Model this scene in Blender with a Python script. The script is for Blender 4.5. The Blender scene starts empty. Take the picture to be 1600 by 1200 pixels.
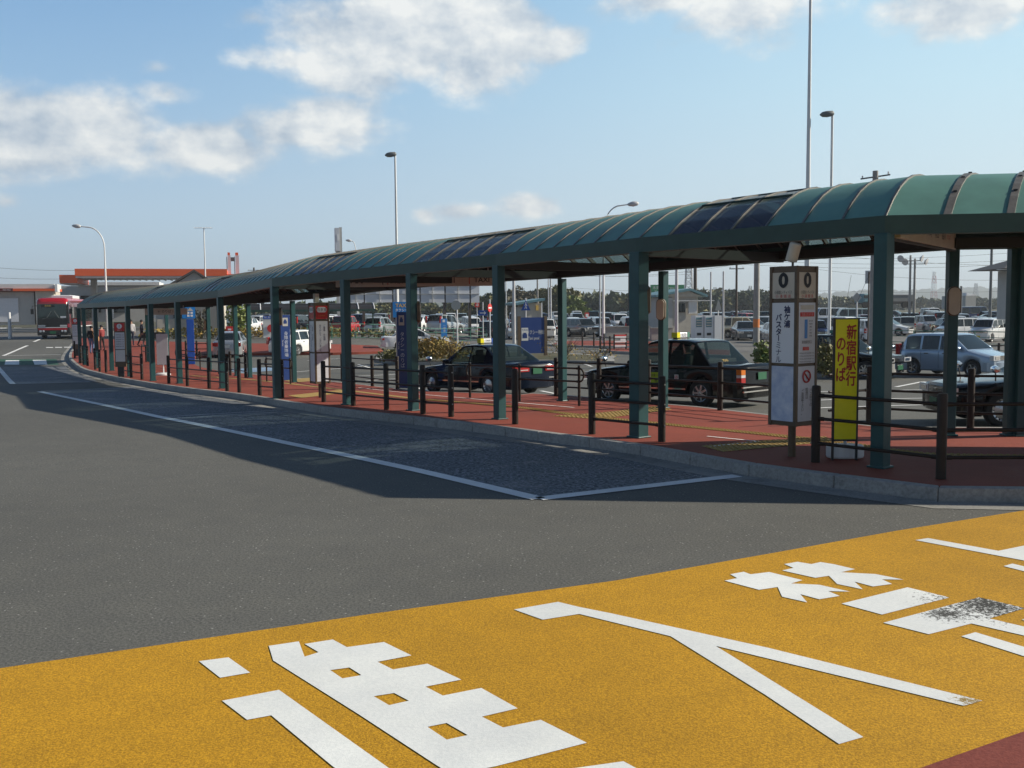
import bpy, bmesh, math, random
from mathutils import Vector, Matrix
from mathutils.geometry import tessellate_polygon
R = math.radians
random.seed(7)
S = bpy.context.scene
COL = S.collection

# ------------------------------------------------------------------ camera, light
F_PX = 1556.0; CZ = 2.09; PITCH = R(4.28); ROLL = R(0.5)
cam_d = bpy.data.cameras.new('camera'); cam = bpy.data.objects.new('camera', cam_d); COL.objects.link(cam)
cam_d.sensor_width = 36; cam_d.lens = F_PX / 1600 * 36; cam_d.clip_end = 9000; cam_d.clip_start = 0.05
cam.matrix_world = Matrix.Translation((0, 0, CZ)) @ Matrix.Rotation(R(90) - PITCH, 4, 'X') @ Matrix.Rotation(-ROLL, 4, 'Z')
S.camera = cam
SUN = Vector((5.74, 0.83, 3.1)).normalized()
sd = bpy.data.lights.new('sun', 'SUN'); sd.energy = 5.0; sd.angle = R(0.53); sd.color = (1.0, 0.92, 0.78)
so = bpy.data.objects.new('sun', sd); COL.objects.link(so); so.rotation_euler = SUN.to_track_quat('Z', 'Y').to_euler()
S.view_settings.view_transform = 'Standard'; S.view_settings.look = 'None'
S.view_settings.exposure = 0.27; S.view_settings.gamma = 1.0

def sm(t):
    t = max(0.0, min(1.0, t)); return t * t * (3 - 2 * t)
def gz(x, y):
    """the terminal's ground dips gently towards its far drains"""
    a = (0.6 - 0.1 * sm((x + 5) / 20)) * (1 - sm((abs(x) - 60) / 35)); y0 = 58 + 42 * sm((x + 14) / 16)
    return -a * sm((y - 12) / 30) * (1 - sm((y - y0) / (16 + (y0 - 58) * .3)))
def ray(u, v):
    a = u - 800; b = v - 600
    c, s = math.cos(ROLL), math.sin(ROLL)
    a, b = a * c - b * s, a * s + b * c
    cp, sp = math.cos(PITCH), math.sin(PITCH)
    y = F_PX * cp - b * sp
    return a / y, -(b * cp + F_PX * sp) / y
def G(u, v, dz=0.0):
    """survey helper: the ground point seen at this place of the photograph"""
    dx, k = ray(u, v); y = 0.5
    f = lambda q: CZ + k * q - gz(dx * q, q) - dz
    while f(y) > 0 and y < 600: y += .5
    lo, hi = y - .5, y
    for _ in range(26):
        m = (lo + hi) / 2
        if f(m) > 0: lo = m
        else: hi = m
    return (dx * lo, lo)
def AT(u, D):
    return (ray(u, 485)[0] * D, D)
def ZV(u, v, D):
    return CZ + ray(u, v)[1] * D

# ------------------------------------------------------------------ node helpers
def world():
    w = bpy.data.worlds.new('World'); S.world = w; w.use_nodes = True
    nt = w.node_tree; N = nt.nodes; L = nt.links; N.clear()
    out = N.new('ShaderNodeOutputWorld'); bg = N.new('ShaderNodeBackground')
    sky = N.new('ShaderNodeTexSky'); sky.sky_type = 'NISHITA'; sky.sun_disc = False
    sky.sun_elevation = math.asin(SUN.z); sky.sun_rotation = math.atan2(SUN.x, SUN.y)
    sky.air_density = 1.0; sky.dust_density = 0.6; sky.ozone_density = 1.6; sky.altitude = 0
    def math_(op, a, b=None, c=None, clamp=False):
        n = N.new('ShaderNodeMath'); n.operation = op; n.use_clamp = clamp
        for k, q in enumerate((a, b, c)):
            if q is None: continue
            if isinstance(q, (int, float)): n.inputs[k].default_value = q
            else: L.new(q, n.inputs[k])
        return n.outputs[0]
    tc = N.new('ShaderNodeTexCoord'); sp = N.new('ShaderNodeSeparateXYZ'); L.new(tc.outputs['Generated'], sp.inputs[0])
    az = math_('ARCTAN2', sp.outputs[0], sp.outputs[1]); el = math_('ARCSINE', sp.outputs[2])
    cmb = N.new('ShaderNodeCombineXYZ'); L.new(az, cmb.inputs[0]); L.new(el, cmb.inputs[1])
    def noise(scale, off, detail=7, rough=.55):
        mp = N.new('ShaderNodeMapping'); L.new(cmb.outputs[0], mp.inputs[0])
        mp.inputs['Location'].default_value = off; mp.inputs['Scale'].default_value = (1, 1.5, 1)
        n = N.new('ShaderNodeTexNoise'); n.inputs['Scale'].default_value = scale; n.inputs['Detail'].default_value = detail
        n.inputs['Roughness'].default_value = rough; L.new(mp.outputs[0], n.inputs['Vector']); return n.outputs['Fac']
    blobs = [(610,30,165,78,1.05),(735,48,110,82,1.3),(660,92,120,42,.85),(860,75,60,30,.75),(100,205,170,62,1.05),(60,240,150,45,.8),
             (320,228,120,45,.9),(470,205,140,50,.85),(540,115,120,38,.9),(450,100,90,26,.6),(265,148,60,26,.6),(242,105,30,18,.6),
             (1150,22,140,52,.95),(1050,-5,110,36,.8),(1500,12,110,44,.95),(715,330,60,16,.75),(820,322,55,22,.85),(665,335,24,14,.7),
             (390,25,40,18,.5),(500,165,130,30,.55),(10,315,30,14,.5),(1240,-90,260,60,.8)]
    acc = None
    for u, v, ru, rv, wt in blobs:
        dx, k = ray(u, v); a0 = math.atan(dx); e0 = math.atan(k / math.sqrt(1 + dx * dx))
        qa = math_('MULTIPLY', math_('SUBTRACT', az, a0), F_PX / ru); qe = math_('MULTIPLY', math_('SUBTRACT', el, e0), F_PX / rv)
        d = math_('SQRT', math_('ADD', math_('MULTIPLY', qa, qa), math_('MULTIPLY', qe, qe)))
        m = math_('MULTIPLY', math_('SUBTRACT', 1.42, d), wt)
        acc = m if acc is None else math_('MAXIMUM', acc, m)
    n1 = noise(12.5, (3.4, 1.9, 0), 11, .57); n2 = noise(12.5, (3.4 - .016, 1.9 - .02, 0), 11, .57); n3 = noise(5, (9, 4, 0), 3)
    dens = math_('ADD', math_('MULTIPLY', acc, 1.0), math_('MULTIPLY', math_('SUBTRACT', n1, .58), 2.2))
    mr = N.new('ShaderNodeMapRange'); mr.interpolation_type = 'SMOOTHSTEP'; L.new(dens, mr.inputs[0])
    mr.inputs[1].default_value = 0.0; mr.inputs[2].default_value = .7; mr.inputs[3].default_value = 0; mr.inputs[4].default_value = .93
    # light side of each cloud faces the sun on the right, bellies are greyer
    lit = math_('ADD', math_('MULTIPLY', math_('SUBTRACT', n1, n2), 3.2), math_('ADD', .5, math_('MULTIPLY', math_('SUBTRACT', n3, .5), 1.2)), clamp=True)
    ramp = N.new('ShaderNodeMix'); ramp.data_type = 'RGBA'; L.new(lit, ramp.inputs[0])
    ramp.inputs[6].default_value = (.37, .45, .54, 1); ramp.inputs[7].default_value = (.79, .80, .78, 1)
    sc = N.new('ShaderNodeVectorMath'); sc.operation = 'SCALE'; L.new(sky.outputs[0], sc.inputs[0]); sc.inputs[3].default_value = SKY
    def ramp_(stops):
        g = N.new('ShaderNodeValToRGB'); L.new(math_('MULTIPLY', el, 1 / R(90), clamp=True), g.inputs[0]); e_ = g.color_ramp.elements
        e_[0].position = stops[0][0]; e_[0].color = (*stops[0][1], 1); e_[1].position = stops[-1][0]; e_[1].color = (*stops[-1][1], 1)
        for p_, c_ in stops[1:-1]: q_ = g.color_ramp.elements.new(p_); q_.color = (*c_, 1)
        return g.outputs[0]
    def smooth_(f, a, c):
        r = N.new('ShaderNodeMapRange'); r.interpolation_type = 'SMOOTHSTEP'; L.new(f, r.inputs[0]); r.inputs[1].default_value = a; r.inputs[2].default_value = c; return r.outputs[0]
    def mixc(f, c1, c2):
        x = N.new('ShaderNodeMix'); x.data_type = 'RGBA'; L.new(f, x.inputs[0]); L.new(c1, x.inputs[6]); L.new(c2, x.inputs[7]); return x.outputs[2]
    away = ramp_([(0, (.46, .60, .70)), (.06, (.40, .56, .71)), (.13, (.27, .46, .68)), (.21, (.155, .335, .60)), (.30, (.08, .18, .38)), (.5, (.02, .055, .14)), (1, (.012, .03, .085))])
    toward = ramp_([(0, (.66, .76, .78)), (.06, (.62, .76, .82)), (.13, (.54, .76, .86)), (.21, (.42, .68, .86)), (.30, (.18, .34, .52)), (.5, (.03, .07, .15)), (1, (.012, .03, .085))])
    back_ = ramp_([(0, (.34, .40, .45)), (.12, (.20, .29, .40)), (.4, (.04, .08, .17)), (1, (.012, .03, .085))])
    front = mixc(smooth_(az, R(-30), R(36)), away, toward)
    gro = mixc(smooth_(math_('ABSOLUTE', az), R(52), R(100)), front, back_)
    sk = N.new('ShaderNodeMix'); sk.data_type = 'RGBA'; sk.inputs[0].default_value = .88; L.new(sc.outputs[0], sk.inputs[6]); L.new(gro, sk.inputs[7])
    mx = N.new('ShaderNodeMix'); mx.data_type = 'RGBA'
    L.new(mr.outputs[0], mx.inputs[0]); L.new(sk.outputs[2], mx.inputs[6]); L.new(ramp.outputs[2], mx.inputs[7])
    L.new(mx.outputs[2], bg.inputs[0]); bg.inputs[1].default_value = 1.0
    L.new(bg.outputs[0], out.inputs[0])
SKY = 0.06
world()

MATS = {}
def mat(name, col, rough=.6, metal=0.0, var=0.0, scale=6.0, bump=0.0, bscale=None, spec=.5, coat=0.0, col2=None, obj=True, emit=0, detail=5):
    """principled material whose colour wanders between col and col2 with a noise"""
    if name in MATS: return MATS[name]
    m = bpy.data.materials.new(name); m.use_nodes = True; nt = m.node_tree; N = nt.nodes; L = nt.links
    b = N['Principled BSDF']; b.inputs['Base Color'].default_value = (*col, 1); b.inputs['Roughness'].default_value = rough
    b.inputs['Metallic'].default_value = metal; b.inputs['Specular IOR Level'].default_value = spec; b.inputs['Coat Weight'].default_value = coat
    b.inputs['Coat Roughness'].default_value = .04
    tc = N.new('ShaderNodeTexCoord')
    if var or col2:
        n = N.new('ShaderNodeTexNoise'); n.inputs['Scale'].default_value = scale; n.inputs['Detail'].default_value = detail; n.inputs['Roughness'].default_value = .62
        L.new(tc.outputs['Object'], n.inputs['Vector'])
        r = N.new('ShaderNodeMapRange'); r.inputs[1].default_value = .3; r.inputs[2].default_value = .7; L.new(n.outputs['Fac'], r.inputs[0])
        mx = N.new('ShaderNodeMix'); mx.data_type = 'RGBA'; L.new(r.outputs[0], mx.inputs[0])
        c2 = col2 or tuple(min(1, c * (1 + var)) for c in col); c1 = col if col2 else tuple(c * (1 - var) for c in col)
        mx.inputs[6].default_value = (*c1, 1); mx.inputs[7].default_value = (*c2, 1); L.new(mx.outputs[2], b.inputs['Base Color'])
    if bump:
        n2 = N.new('ShaderNodeTexNoise'); n2.inputs['Scale'].default_value = bscale or scale * 4; n2.inputs['Detail'].default_value = 3
        L.new(tc.outputs['Object'], n2.inputs['Vector'])
        bp = N.new('ShaderNodeBump'); bp.inputs['Strength'].default_value = bump; bp.inputs['Distance'].default_value = .02
        L.new(n2.outputs['Fac'], bp.inputs['Height']); L.new(bp.outputs[0], b.inputs['Normal'])
    MATS[name] = m; return m

def ground_mat(name, base, light, fine, big=(.25, .35), bump=.5, rough=.85, speck=None, wear=None, patch=None):
    """road surface: fine aggregate speckle, broad stains, optional pale chips and dark scuffing"""
    m = bpy.data.materials.new(name); m.use_nodes = True; nt = m.node_tree; N = nt.nodes; L = nt.links
    b = N['Principled BSDF']; b.inputs['Roughness'].default_value = rough; b.inputs['Specular IOR Level'].default_value = .35
    tc = N.new('ShaderNodeTexCoord'); P = tc.outputs['Object']
    def noise(s, d=4, r=.6):
        n = N.new('ShaderNodeTexNoise'); n.inputs['Scale'].default_value = s; n.inputs['Detail'].default_value = d; n.inputs['Roughness'].default_value = r
        L.new(P, n.inputs['Vector']); return n.outputs['Fac']
    def rng(f, a, c):
        r = N.new('ShaderNodeMapRange'); r.inputs[1].default_value = a; r.inputs[2].default_value = c; L.new(f, r.inputs[0]); return r.outputs[0]
    def mix(f, c1, c2, mode='MIX'):
        x = N.new('ShaderNodeMix'); x.data_type = 'RGBA'; x.blend_type = mode
        if isinstance(f, float): x.inputs[0].default_value = f
        else: L.new(f, x.inputs[0])
        for k, c in ((6, c1), (7, c2)):
            if isinstance(c, tuple): x.inputs[k].default_value = (*c, 1)
            else: L.new(c, x.inputs[k])
        return x.outputs[2]
    nf = noise(fine, 3, .7)
    c = mix(rng(nf, .36, .64), base, light)
    c = mix(rng(noise(big[0], 5), .38, .66), c, mix(1.0, c, (.80, .80, .80), 'MULTIPLY'))
    c = mix(rng(noise(big[1] * 5, 6), .35, .75), c, mix(1.0, c, (1.14, 1.13, 1.10), 'MULTIPLY'))
    if speck:
        v = N.new('ShaderNodeTexVoronoi'); v.inputs['Scale'].default_value = speck[0]; L.new(P, v.inputs['Vector'])
        f = rng(v.outputs['Distance'], speck[1], speck[1] * .6); c = mix(f, c, speck[2])
    if wear:
        s, a, c2, wc = wear
        c = mix(rng(noise(s, 8, .75), a, c2), c, wc)
    if patch:
        for (px, py, rad, wc) in patch:
            d = N.new('ShaderNodeVectorMath'); d.operation = 'DISTANCE'; L.new(P, d.inputs[0]); d.inputs[1].default_value = (px, py, 0)
            ad = N.new('ShaderNodeMath'); ad.operation = 'MULTIPLY_ADD'; L.new(rng(d.outputs['Value'], rad, 0.0), ad.inputs[0]); ad.inputs[1].default_value = .36; L.new(noise(38, 6, .8), ad.inputs[2])
            c = mix(rng(ad.outputs[0], .70, .78), c, wc)
    L.new(c, b.inputs['Base Color'])
    bp = N.new('ShaderNodeBump'); bp.inputs['Strength'].default_value = bump; bp.inputs['Distance'].default_value = .006
    L.new(nf, bp.inputs['Height']); L.new(bp.outputs[0], b.inputs['Normal'])
    MATS[name] = m; return m

def glass_mat(name, tint, alpha, rough=.03):
    m = bpy.data.materials.new(name); m.use_nodes = True; nt = m.node_tree; N = nt.nodes; L = nt.links
    b = N['Principled BSDF']; b.inputs['Base Color'].default_value = (*tint, 1); b.inputs['Roughness'].default_value = rough; b.inputs['Specular IOR Level'].default_value = .8
    t = N.new('ShaderNodeBsdfTransparent'); t.inputs[0].default_value = (.75, .85, .84, 1)
    mx = N.new('ShaderNodeMixShader'); mx.inputs[0].default_value = alpha
    L.new(b.outputs[0], mx.inputs[1]); L.new(t.outputs[0], mx.inputs[2]); L.new(mx.outputs[0], N['Material Output'].inputs[0])
    MATS[name] = m; return m

# ------------------------------------------------------------------ mesh helpers
class MB:
    def __init__(s): s.v = []; s.f = []; s.m = []
    def add(s, vs, fs, mi=0):
        o = len(s.v); s.v += [tuple(p) for p in vs]; s.f += [tuple(i + o for i in f) for f in fs]; s.m += [mi] * len(fs); return s
    def box(s, cx, cy, cz, sx, sy, sz, rz=0, mi=0, M=None):
        vs = []
        c, q = math.cos(rz), math.sin(rz)
        for z in (-.5, .5):
            for x, y in ((-.5, -.5), (.5, -.5), (.5, .5), (-.5, .5)):
                X, Y = x * sx, y * sy; p = Vector((cx + X * c - Y * q, cy + X * q + Y * c, cz + z * sz))
                vs.append(M @ p if M else p)
        return s.add(vs, [(3, 2, 1, 0), (4, 5, 6, 7), (0, 1, 5, 4), (1, 2, 6, 5), (2, 3, 7, 6), (3, 0, 4, 7)], mi)
    def tube(s, pts, r, n=8, mi=0, caps=True):
        pts = [Vector(p) for p in pts]; rs = r if isinstance(r, (list, tuple)) else [r] * len(pts)
        vs = []; up0 = None
        for i, p in enumerate(pts):
            d = (pts[min(i + 1, len(pts) - 1)] - pts[max(i - 1, 0)]).normalized()
            a = Vector((0, 0, 1)) if abs(d.z) < .9 else Vector((1, 0, 0))
            x = d.cross(a).normalized(); y = x.cross(d).normalized()
            for k in range(n):
                t = 2 * math.pi * k / n; vs.append(p + (x * math.cos(t) + y * math.sin(t)) * rs[i])
        fs = []
        for i in range(len(pts) - 1):
            for k in range(n):
                a = i * n + k; b = i * n + (k + 1) % n; fs.append((a, a + n, b + n, b))
        if caps: fs.append(tuple(range(n))); fs.append(tuple((len(pts) - 1) * n + n - 1 - k for k in range(n)))
        return s.add(vs, fs, mi)
    def prism(s, poly, z0, z1, mi=0, M=None):
        n = len(poly); vs = [Vector((x, y, z0)) for x, y in poly] + [Vector((x, y, z1)) for x, y in poly]
        if M: vs = [M @ p for p in vs]
        fs = [tuple(range(n - 1, -1, -1)), tuple(range(n, 2 * n))] + [(i, (i + 1) % n, n + (i + 1) % n, n + i) for i in range(n)]
        return s.add(vs, fs, mi)
    def lathe(s, prof, n=16, mi=0, M=None):
        vs = []
        for r, z in prof:
            for k in range(n):
                t = 2 * math.pi * k / n; p = Vector((r * math.cos(t), r * math.sin(t), z)); vs.append(M @ p if M else p)
        fs = [(i * n + k, i * n + (k + 1) % n, (i + 1) * n + (k + 1) % n, (i + 1) * n + k) for i in range(len(prof) - 1) for k in range(n)]
        if prof[0][0] > 1e-5: fs.append(tuple(range(n - 1, -1, -1)))
        if prof[-1][0] > 1e-5: fs.append(tuple((len(prof) - 1) * n + k for k in range(n)))
        return s.add(vs, fs, mi)
    def quad(s, a, b, c, d, mi=0): return s.add([a, b, c, d], [(0, 1, 2, 3)], mi)
    def mesh(s, name, mats, smooth=False, weld=False, angle=None):
        me = bpy.data.meshes.new(name); me.from_pydata(s.v, [], s.f)
        for m in (mats if isinstance(mats, (list, tuple)) else [mats]): me.materials.append(MATS[m] if isinstance(m, str) else m)
        me.polygons.foreach_set('material_index', s.m); me.update()
        if weld or smooth:
            bm = bmesh.new(); bm.from_mesh(me)
            if weld: bmesh.ops.remove_doubles(bm, verts=bm.verts, dist=.0008)
            bmesh.ops.recalc_face_normals(bm, faces=bm.faces) if weld else None
            bm.to_mesh(me); bm.free()
        if smooth:
            me.shade_smooth()
            if angle: me.set_sharp_from_angle(angle=R(angle))
        return me
    def build(s, name, mats, parent=None, smooth=False, bevel=0, **k):
        me = s.mesh(name, mats, smooth=smooth, **k); o = bpy.data.objects.new(name, me); COL.objects.link(o)
        if parent: o.parent = parent
        if bevel:
            b = o.modifiers.new('bevel', 'BEVEL'); b.width = bevel; b.segments = 2; b.limit_method = 'ANGLE'; b.angle_limit = R(40)
        return o
def tag(o, label=None, cat=None, group=None, kind=None):
    if label: o['label'] = label
    if cat: o['category'] = cat
    if group: o['group'] = group
    if kind: o['kind'] = kind
    return o
def thing(name, label, cat, loc=(0, 0, 0), rz=0, group=None):
    o = bpy.data.objects.new(name, None); COL.objects.link(o); o.location = loc; o.rotation_euler = (0, 0, rz); o.empty_display_size = .2
    return tag(o, label, cat, group)
def copy_tree(o, parent=None):
    c = o.copy(); COL.objects.link(c); c.parent = parent
    for ch in o.children: copy_tree(ch, c)
    return c
def onto(p, dz=0.0): return (p[0], p[1], gz(p[0], p[1]) + dz)

def text_mesh(body, size, mname, vertical=False, align='CENTER', spacing=1.0, bold=0.0):
    c = bpy.data.curves.new('lettering', 'FONT'); c.body = '\n'.join(body) if vertical else body
    c.size = size; c.align_x = align; c.align_y = 'CENTER'; c.space_line = spacing; c.resolution_u = 3
    o = bpy.data.objects.new('lettering', c); COL.objects.link(o)
    me = bpy.data.meshes.new_from_object(o.evaluated_get(bpy.context.evaluated_depsgraph_get()))
    bpy.data.objects.remove(o); bpy.data.curves.remove(c)
    if bold:          # heavier strokes: the same outline laid again a hair to each side
        vs = [v.co.copy() for v in me.vertices]; fs = [tuple(p.vertices) for p in me.polygons]; m = MB()
        for k, (dx, dy) in enumerate(((0, 0), (bold, 0), (-bold, 0), (0, bold), (0, -bold))): m.add([(v.x + dx, v.y + dy, v.z + .0003 * k) for v in vs], fs)
        bpy.data.meshes.remove(me); return m.mesh('lettering', mname)
    me.materials.clear(); me.materials.append(MATS[mname]); return me
def put_text(parent, body, size, mname, loc, rot=(R(90), 0, 0), stretch=(1, 1), name='lettering', **k):
    """flat lettering fixed to a face; rot turns it from the floor onto that face"""
    me = text_mesh(body, size, mname, **k); o = bpy.data.objects.new(name, me); COL.objects.link(o)
    o.parent = parent; o.location = loc; o.rotation_euler = rot; o.scale = (stretch[0], stretch[1], 1); return o

def grid_cut(bm, res=1.0):
    xs = [v.co.x for v in bm.verts]; ys = [v.co.y for v in bm.verts]
    for lo, hi, no in ((min(xs), max(xs), (1, 0, 0)), (min(ys), max(ys), (0, 1, 0))):
        k = math.ceil(lo / res + 1e-6)
        while k * res < hi - 1e-6:
            co = (k * res, 0, 0) if no[0] else (0, k * res, 0)
            bmesh.ops.bisect_plane(bm, geom=bm.verts[:] + bm.edges[:] + bm.faces[:], plane_co=co, plane_no=no, dist=1e-5); k += 1
def sheet(name, polys, z, mname, skirt=0.0, kind='structure', cut=1.0):
    """polys: list of polygons, each a list of xy or (outer, hole, ...) ; draped on the ground dz above it"""
    bm = bmesh.new()
    for pl in polys:
        rings = pl if isinstance(pl[0][0], (tuple, list)) else [pl]
        vv = [Vector((p[0], p[1], 0)) for r in rings for p in r]
        tris = tessellate_polygon([[Vector((p[0], p[1], 0)) for p in r] for r in rings])
        bv = [bm.verts.new(p) for p in vv]
        for t in tris:
            try: bm.faces.new([bv[i] for i in t])
            except ValueError: pass
    bmesh.ops.recalc_face_normals(bm, faces=bm.faces)
    if cut and max(v.co.y for v in bm.verts) > 11.5: grid_cut(bm, cut)
    for f in bm.faces:
        if f.normal.z < 0: f.normal_flip()
    if skirt:
        be = [e for e in bm.edges if len(e.link_faces) == 1]
        r = bmesh.ops.extrude_edge_only(bm, edges=be); nv = [g for g in r['geom'] if isinstance(g, bmesh.types.BMVert)]
        for v in nv: v.co.z -= skirt
    for v in bm.verts: v.co.z += gz(v.co.x, v.co.y) + z
    me = bpy.data.meshes.new(name); bm.to_mesh(me); bm.free(); me.materials.append(MATS[mname])
    o = bpy.data.objects.new(name, me); COL.objects.link(o); return tag(o, kind=kind)
def strip(pts, w, off=0.0):
    """polygon of a painted line of width w along pts"""
    l, r = [], []
    for i, p in enumerate(pts):
        a = pts[max(i - 1, 0)]; b = pts[min(i + 1, len(pts) - 1)]
        dx, dy = b[0] - a[0], b[1] - a[1]; q = math.hypot(dx, dy); nx, ny = -dy / q, dx / q
        l.append((p[0] + nx * (off + w / 2), p[1] + ny * (off + w / 2))); r.append((p[0] + nx * (off - w / 2), p[1] + ny * (off - w / 2)))
    return [(l[i], l[i + 1], r[i + 1], r[i]) for i in range(len(pts) - 1)]
def smooth_path(pts, step=1.0):
    """Catmull-Rom through pts, resampled"""
    P = [Vector(p) for p in pts]; P = [2 * P[0] - P[1]] + P + [2 * P[-1] - P[-2]]; out = []
    for i in range(1, len(P) - 2):
        n = max(1, round((P[i + 1] - P[i]).length / step))
        for k in range(n):
            t = k / n; a, b, c, d = P[i - 1], P[i], P[i + 1], P[i + 2]
            out.append(.5 * ((2 * b) + (c - a) * t + (2 * a - 5 * b + 4 * c - d) * t * t + (3 * b - a - 3 * c + d) * t ** 3))
    out.append(P[-2]); return [tuple(p) for p in out]
def offset(pts, d):
    o = []
    for i, p in enumerate(pts):
        a = pts[max(i - 1, 0)]; b = pts[min(i + 1, len(pts) - 1)]
        dx, dy = b[0] - a[0], b[1] - a[1]; q = math.hypot(dx, dy); o.append((p[0] - dy / q * d, p[1] + dx / q * d))
    return o
# ------------------------------------------------------------------ materials
wx, wy = G(1540, 946)
ground_mat('asphalt', (.078, .078, .071), (.170, .168, .150), 48, big=(.12, .5), speck=(13, .11, (.40, .39, .36)), wear=(.55, .58, .85, (.10, .10, .092)))
ground_mat('lot_asphalt', (.13, .127, .12), (.19, .186, .178), 40, big=(.15, .6))
ground_mat('bay_asphalt', (.018, .021, .025), (.26, .28, .31), 20, big=(.35, .9), bump=.6, rough=.75, speck=(15, .16, (.58, .61, .64)), wear=(.8, .53, .70, (.29, .285, .27)))
ground_mat('yellow_paint', (.36, .18, .006), (.70, .37, .014), 85, big=(.3, .5), bump=.7, wear=(120, .60, .70, (.17, .08, .01)))
ground_mat('red_paint', (.20, .04, .03), (.27, .065, .045), 50)
ground_mat('white_paint', (.76, .79, .78), (.86, .88, .86), 60, bump=.25, wear=(26, .70, .80, (.35, .34, .32)), patch=[(wx, wy, .75, (.05, .05, .046)), (*G(1478, 960), .34, (.07, .07, .065)), (*G(1515, 1096), .16, (.30, .20, .05))])
ground_mat('line_paint', (.80, .81, .80), (.90, .90, .88), 50, bump=.3, wear=(14, .64, .78, (.34, .34, .33)))
ground_mat('green_paint', (.03, .10, .065), (.05, .14, .09), 40)
ground_mat('blue_paint', (.22, .34, .50), (.30, .42, .58), 40)
ground_mat('red_pavement', (.225, .042, .025), (.315, .070, .041), 60, big=(.4, .9), wear=(1.1, .55, .85, (.27, .095, .06)))
ground_mat('tactile_yellow', (.36, .24, .075), (.48, .33, .11), 30)
ground_mat('concrete', (.28, .275, .26), (.40, .39, .37), 22, big=(.7, 1.5), wear=(3.0, .58, .8, (.13, .125, .115)))
ground_mat('gutter_concrete', (.26, .255, .235), (.36, .35, .32), 26, big=(.6, 1.4), wear=(2.2, .5, .75, (.14, .135, .125)))
ground_mat('field', (.06, .065, .03), (.12, .10, .05), .6, big=(.02, .05), bump=.2)
mat('fence_brown', (.026, .017, .012), .5, var=.25, scale=9, spec=.3)
mat('bolt_steel', (.55, .55, .54), .3, .9)
mat('column_green', (.013, .072, .076), .42, var=.15, scale=5)
mat('fascia_green', (.022, .060, .048), .45, var=.15, scale=3)
mat('roof_green', (.115, .265, .215), .5, var=.2, scale=1.1, spec=.5)
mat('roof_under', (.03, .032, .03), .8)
mat('rib_grey', (.15, .14, .125), .5, .2, var=.2, scale=14)
mat('beam_dark', (.025, .028, .026), .6)
mat('cream', (.62, .56, .45), .5, var=.06); mat('beige_sign', (.62, .58, .49), .5, var=.08)
mat('white_gloss', (.78, .79, .80), .3); mat('white_matt', (.72, .72, .70), .6, var=.05, scale=3)
mat('black_ink', (.012, .012, .014), .5); mat('red_ink', (.50, .035, .03), .5); mat('orange_ink', (.72, .22, .05), .5)
mat('navy_ink', (.02, .03, .10), .5); mat('gold_ink', (.75, .50, .12), .4)
mat('bronze_frame', (.115, .078, .045), .45, var=.2, scale=12); mat('dark_grey', (.03, .03, .032), .5)
mat('sign_blue', (.015, .085, .42), .38); mat('sky_blue', (.02, .22, .62), .38); mat('deep_blue', (.012, .045, .20), .4)
mat('sign_red', (.60, .03, .025), .4); mat('sign_yellow', (.86, .76, .012), .35, var=.08, scale=5); mat('maroon', (.13, .022, .018), .5)
mat('red_letter', (.42, .02, .015), .5)
mat('steel', (.56, .57, .58), .5, .08, var=.08, scale=4); mat('pole_white', (.80, .81, .80), .45, var=.06, scale=2); mat('steel_dark', (.17, .18, .18), .5, .1)
mat('pole_concrete', (.33, .32, .30), .8, var=.15, scale=3); mat('wood_pole', (.10, .08, .065), .85, var=.2)
mat('poster_blue', (.34, .42, .60), .35, col2=(.72, .75, .82), scale=5); mat('poster_pale', (.66, .68, .72), .35, var=.06)
mat('orange_fascia', (.80, .13, .035), .4); mat('wall_grey', (.46, .46, .44), .75, var=.06, scale=2); mat('wall_beige', (.52, .48, .41), .8, var=.08, scale=2)
mat('panel_white', (.62, .64, .68), .6, var=.06, scale=.7); mat('post_brown', (.09, .07, .058), .6)
mat('roof_dark', (.10, .095, .09), .7, var=.1); mat('roof_teal', (.12, .25, .29), .5)
mat('bark', (.11, .085, .06), .9, var=.25, scale=8, bump=.4)
mat('leaf_dark', (.035, .058, .022), .7, col2=(.075, .10, .04), scale=.35); mat('leaf_olive', (.11, .12, .03), .7, col2=(.20, .17, .055), scale=.6)
mat('leaf_dry', (.40, .23, .06), .8, col2=(.24, .24, .05), scale=1.2); mat('leaf_bright', (.12, .19, .03), .6, col2=(.22, .24, .06), scale=2); mat('leaf_grey', (.16, .14, .09), .8, col2=(.10, .10, .06), scale=2)
mat('hill_green', (.06, .085, .05), .9, col2=(.10, .11, .07), scale=.01)
mat('mesh_green', (.05, .20, .15), .5)
mat('tyre', (.018, .018, .018), .8); mat('rim', (.50, .51, .52), .25, .85); mat('chrome', (.78, .78, .78), .08, 1.0)
mat('underbody', (.008, .008, .008), .9); mat('seat_dark', (.06, .055, .05), .8); mat('trim_black', (.02, .02, .02), .45)
mat('lamp_clear', (.72, .74, .76), .08, .3, spec=.8); mat('lamp_red', (.42, .012, .012), .12, spec=.8); mat('lamp_amber', (.65, .18, .02), .12)
mat('plate_white', (.72, .73, .70), .4); mat('plate_yellow', (.70, .52, .02), .4); mat('plate_green', (.02, .13, .06), .4)
mat('taxi_black', (.006, .007, .009), .12, coat=1.0, spec=.6)
mat('skin', (.45, .27, .18), .6); mat('hair', (.012, .01, .01), .6); mat('cloth_navy', (.02, .025, .05), .85); mat('cloth_grey', (.12, .12, .13), .85); mat('cloth_black', (.012, .012, .014), .85)
mat('cloth_denim', (.10, .16, .30), .85); mat('bag_tan', (.50, .26, .10), .7); mat('cloth_white', (.6, .6, .6), .85); mat('cloth_red', (.25, .04, .04), .85)
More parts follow.
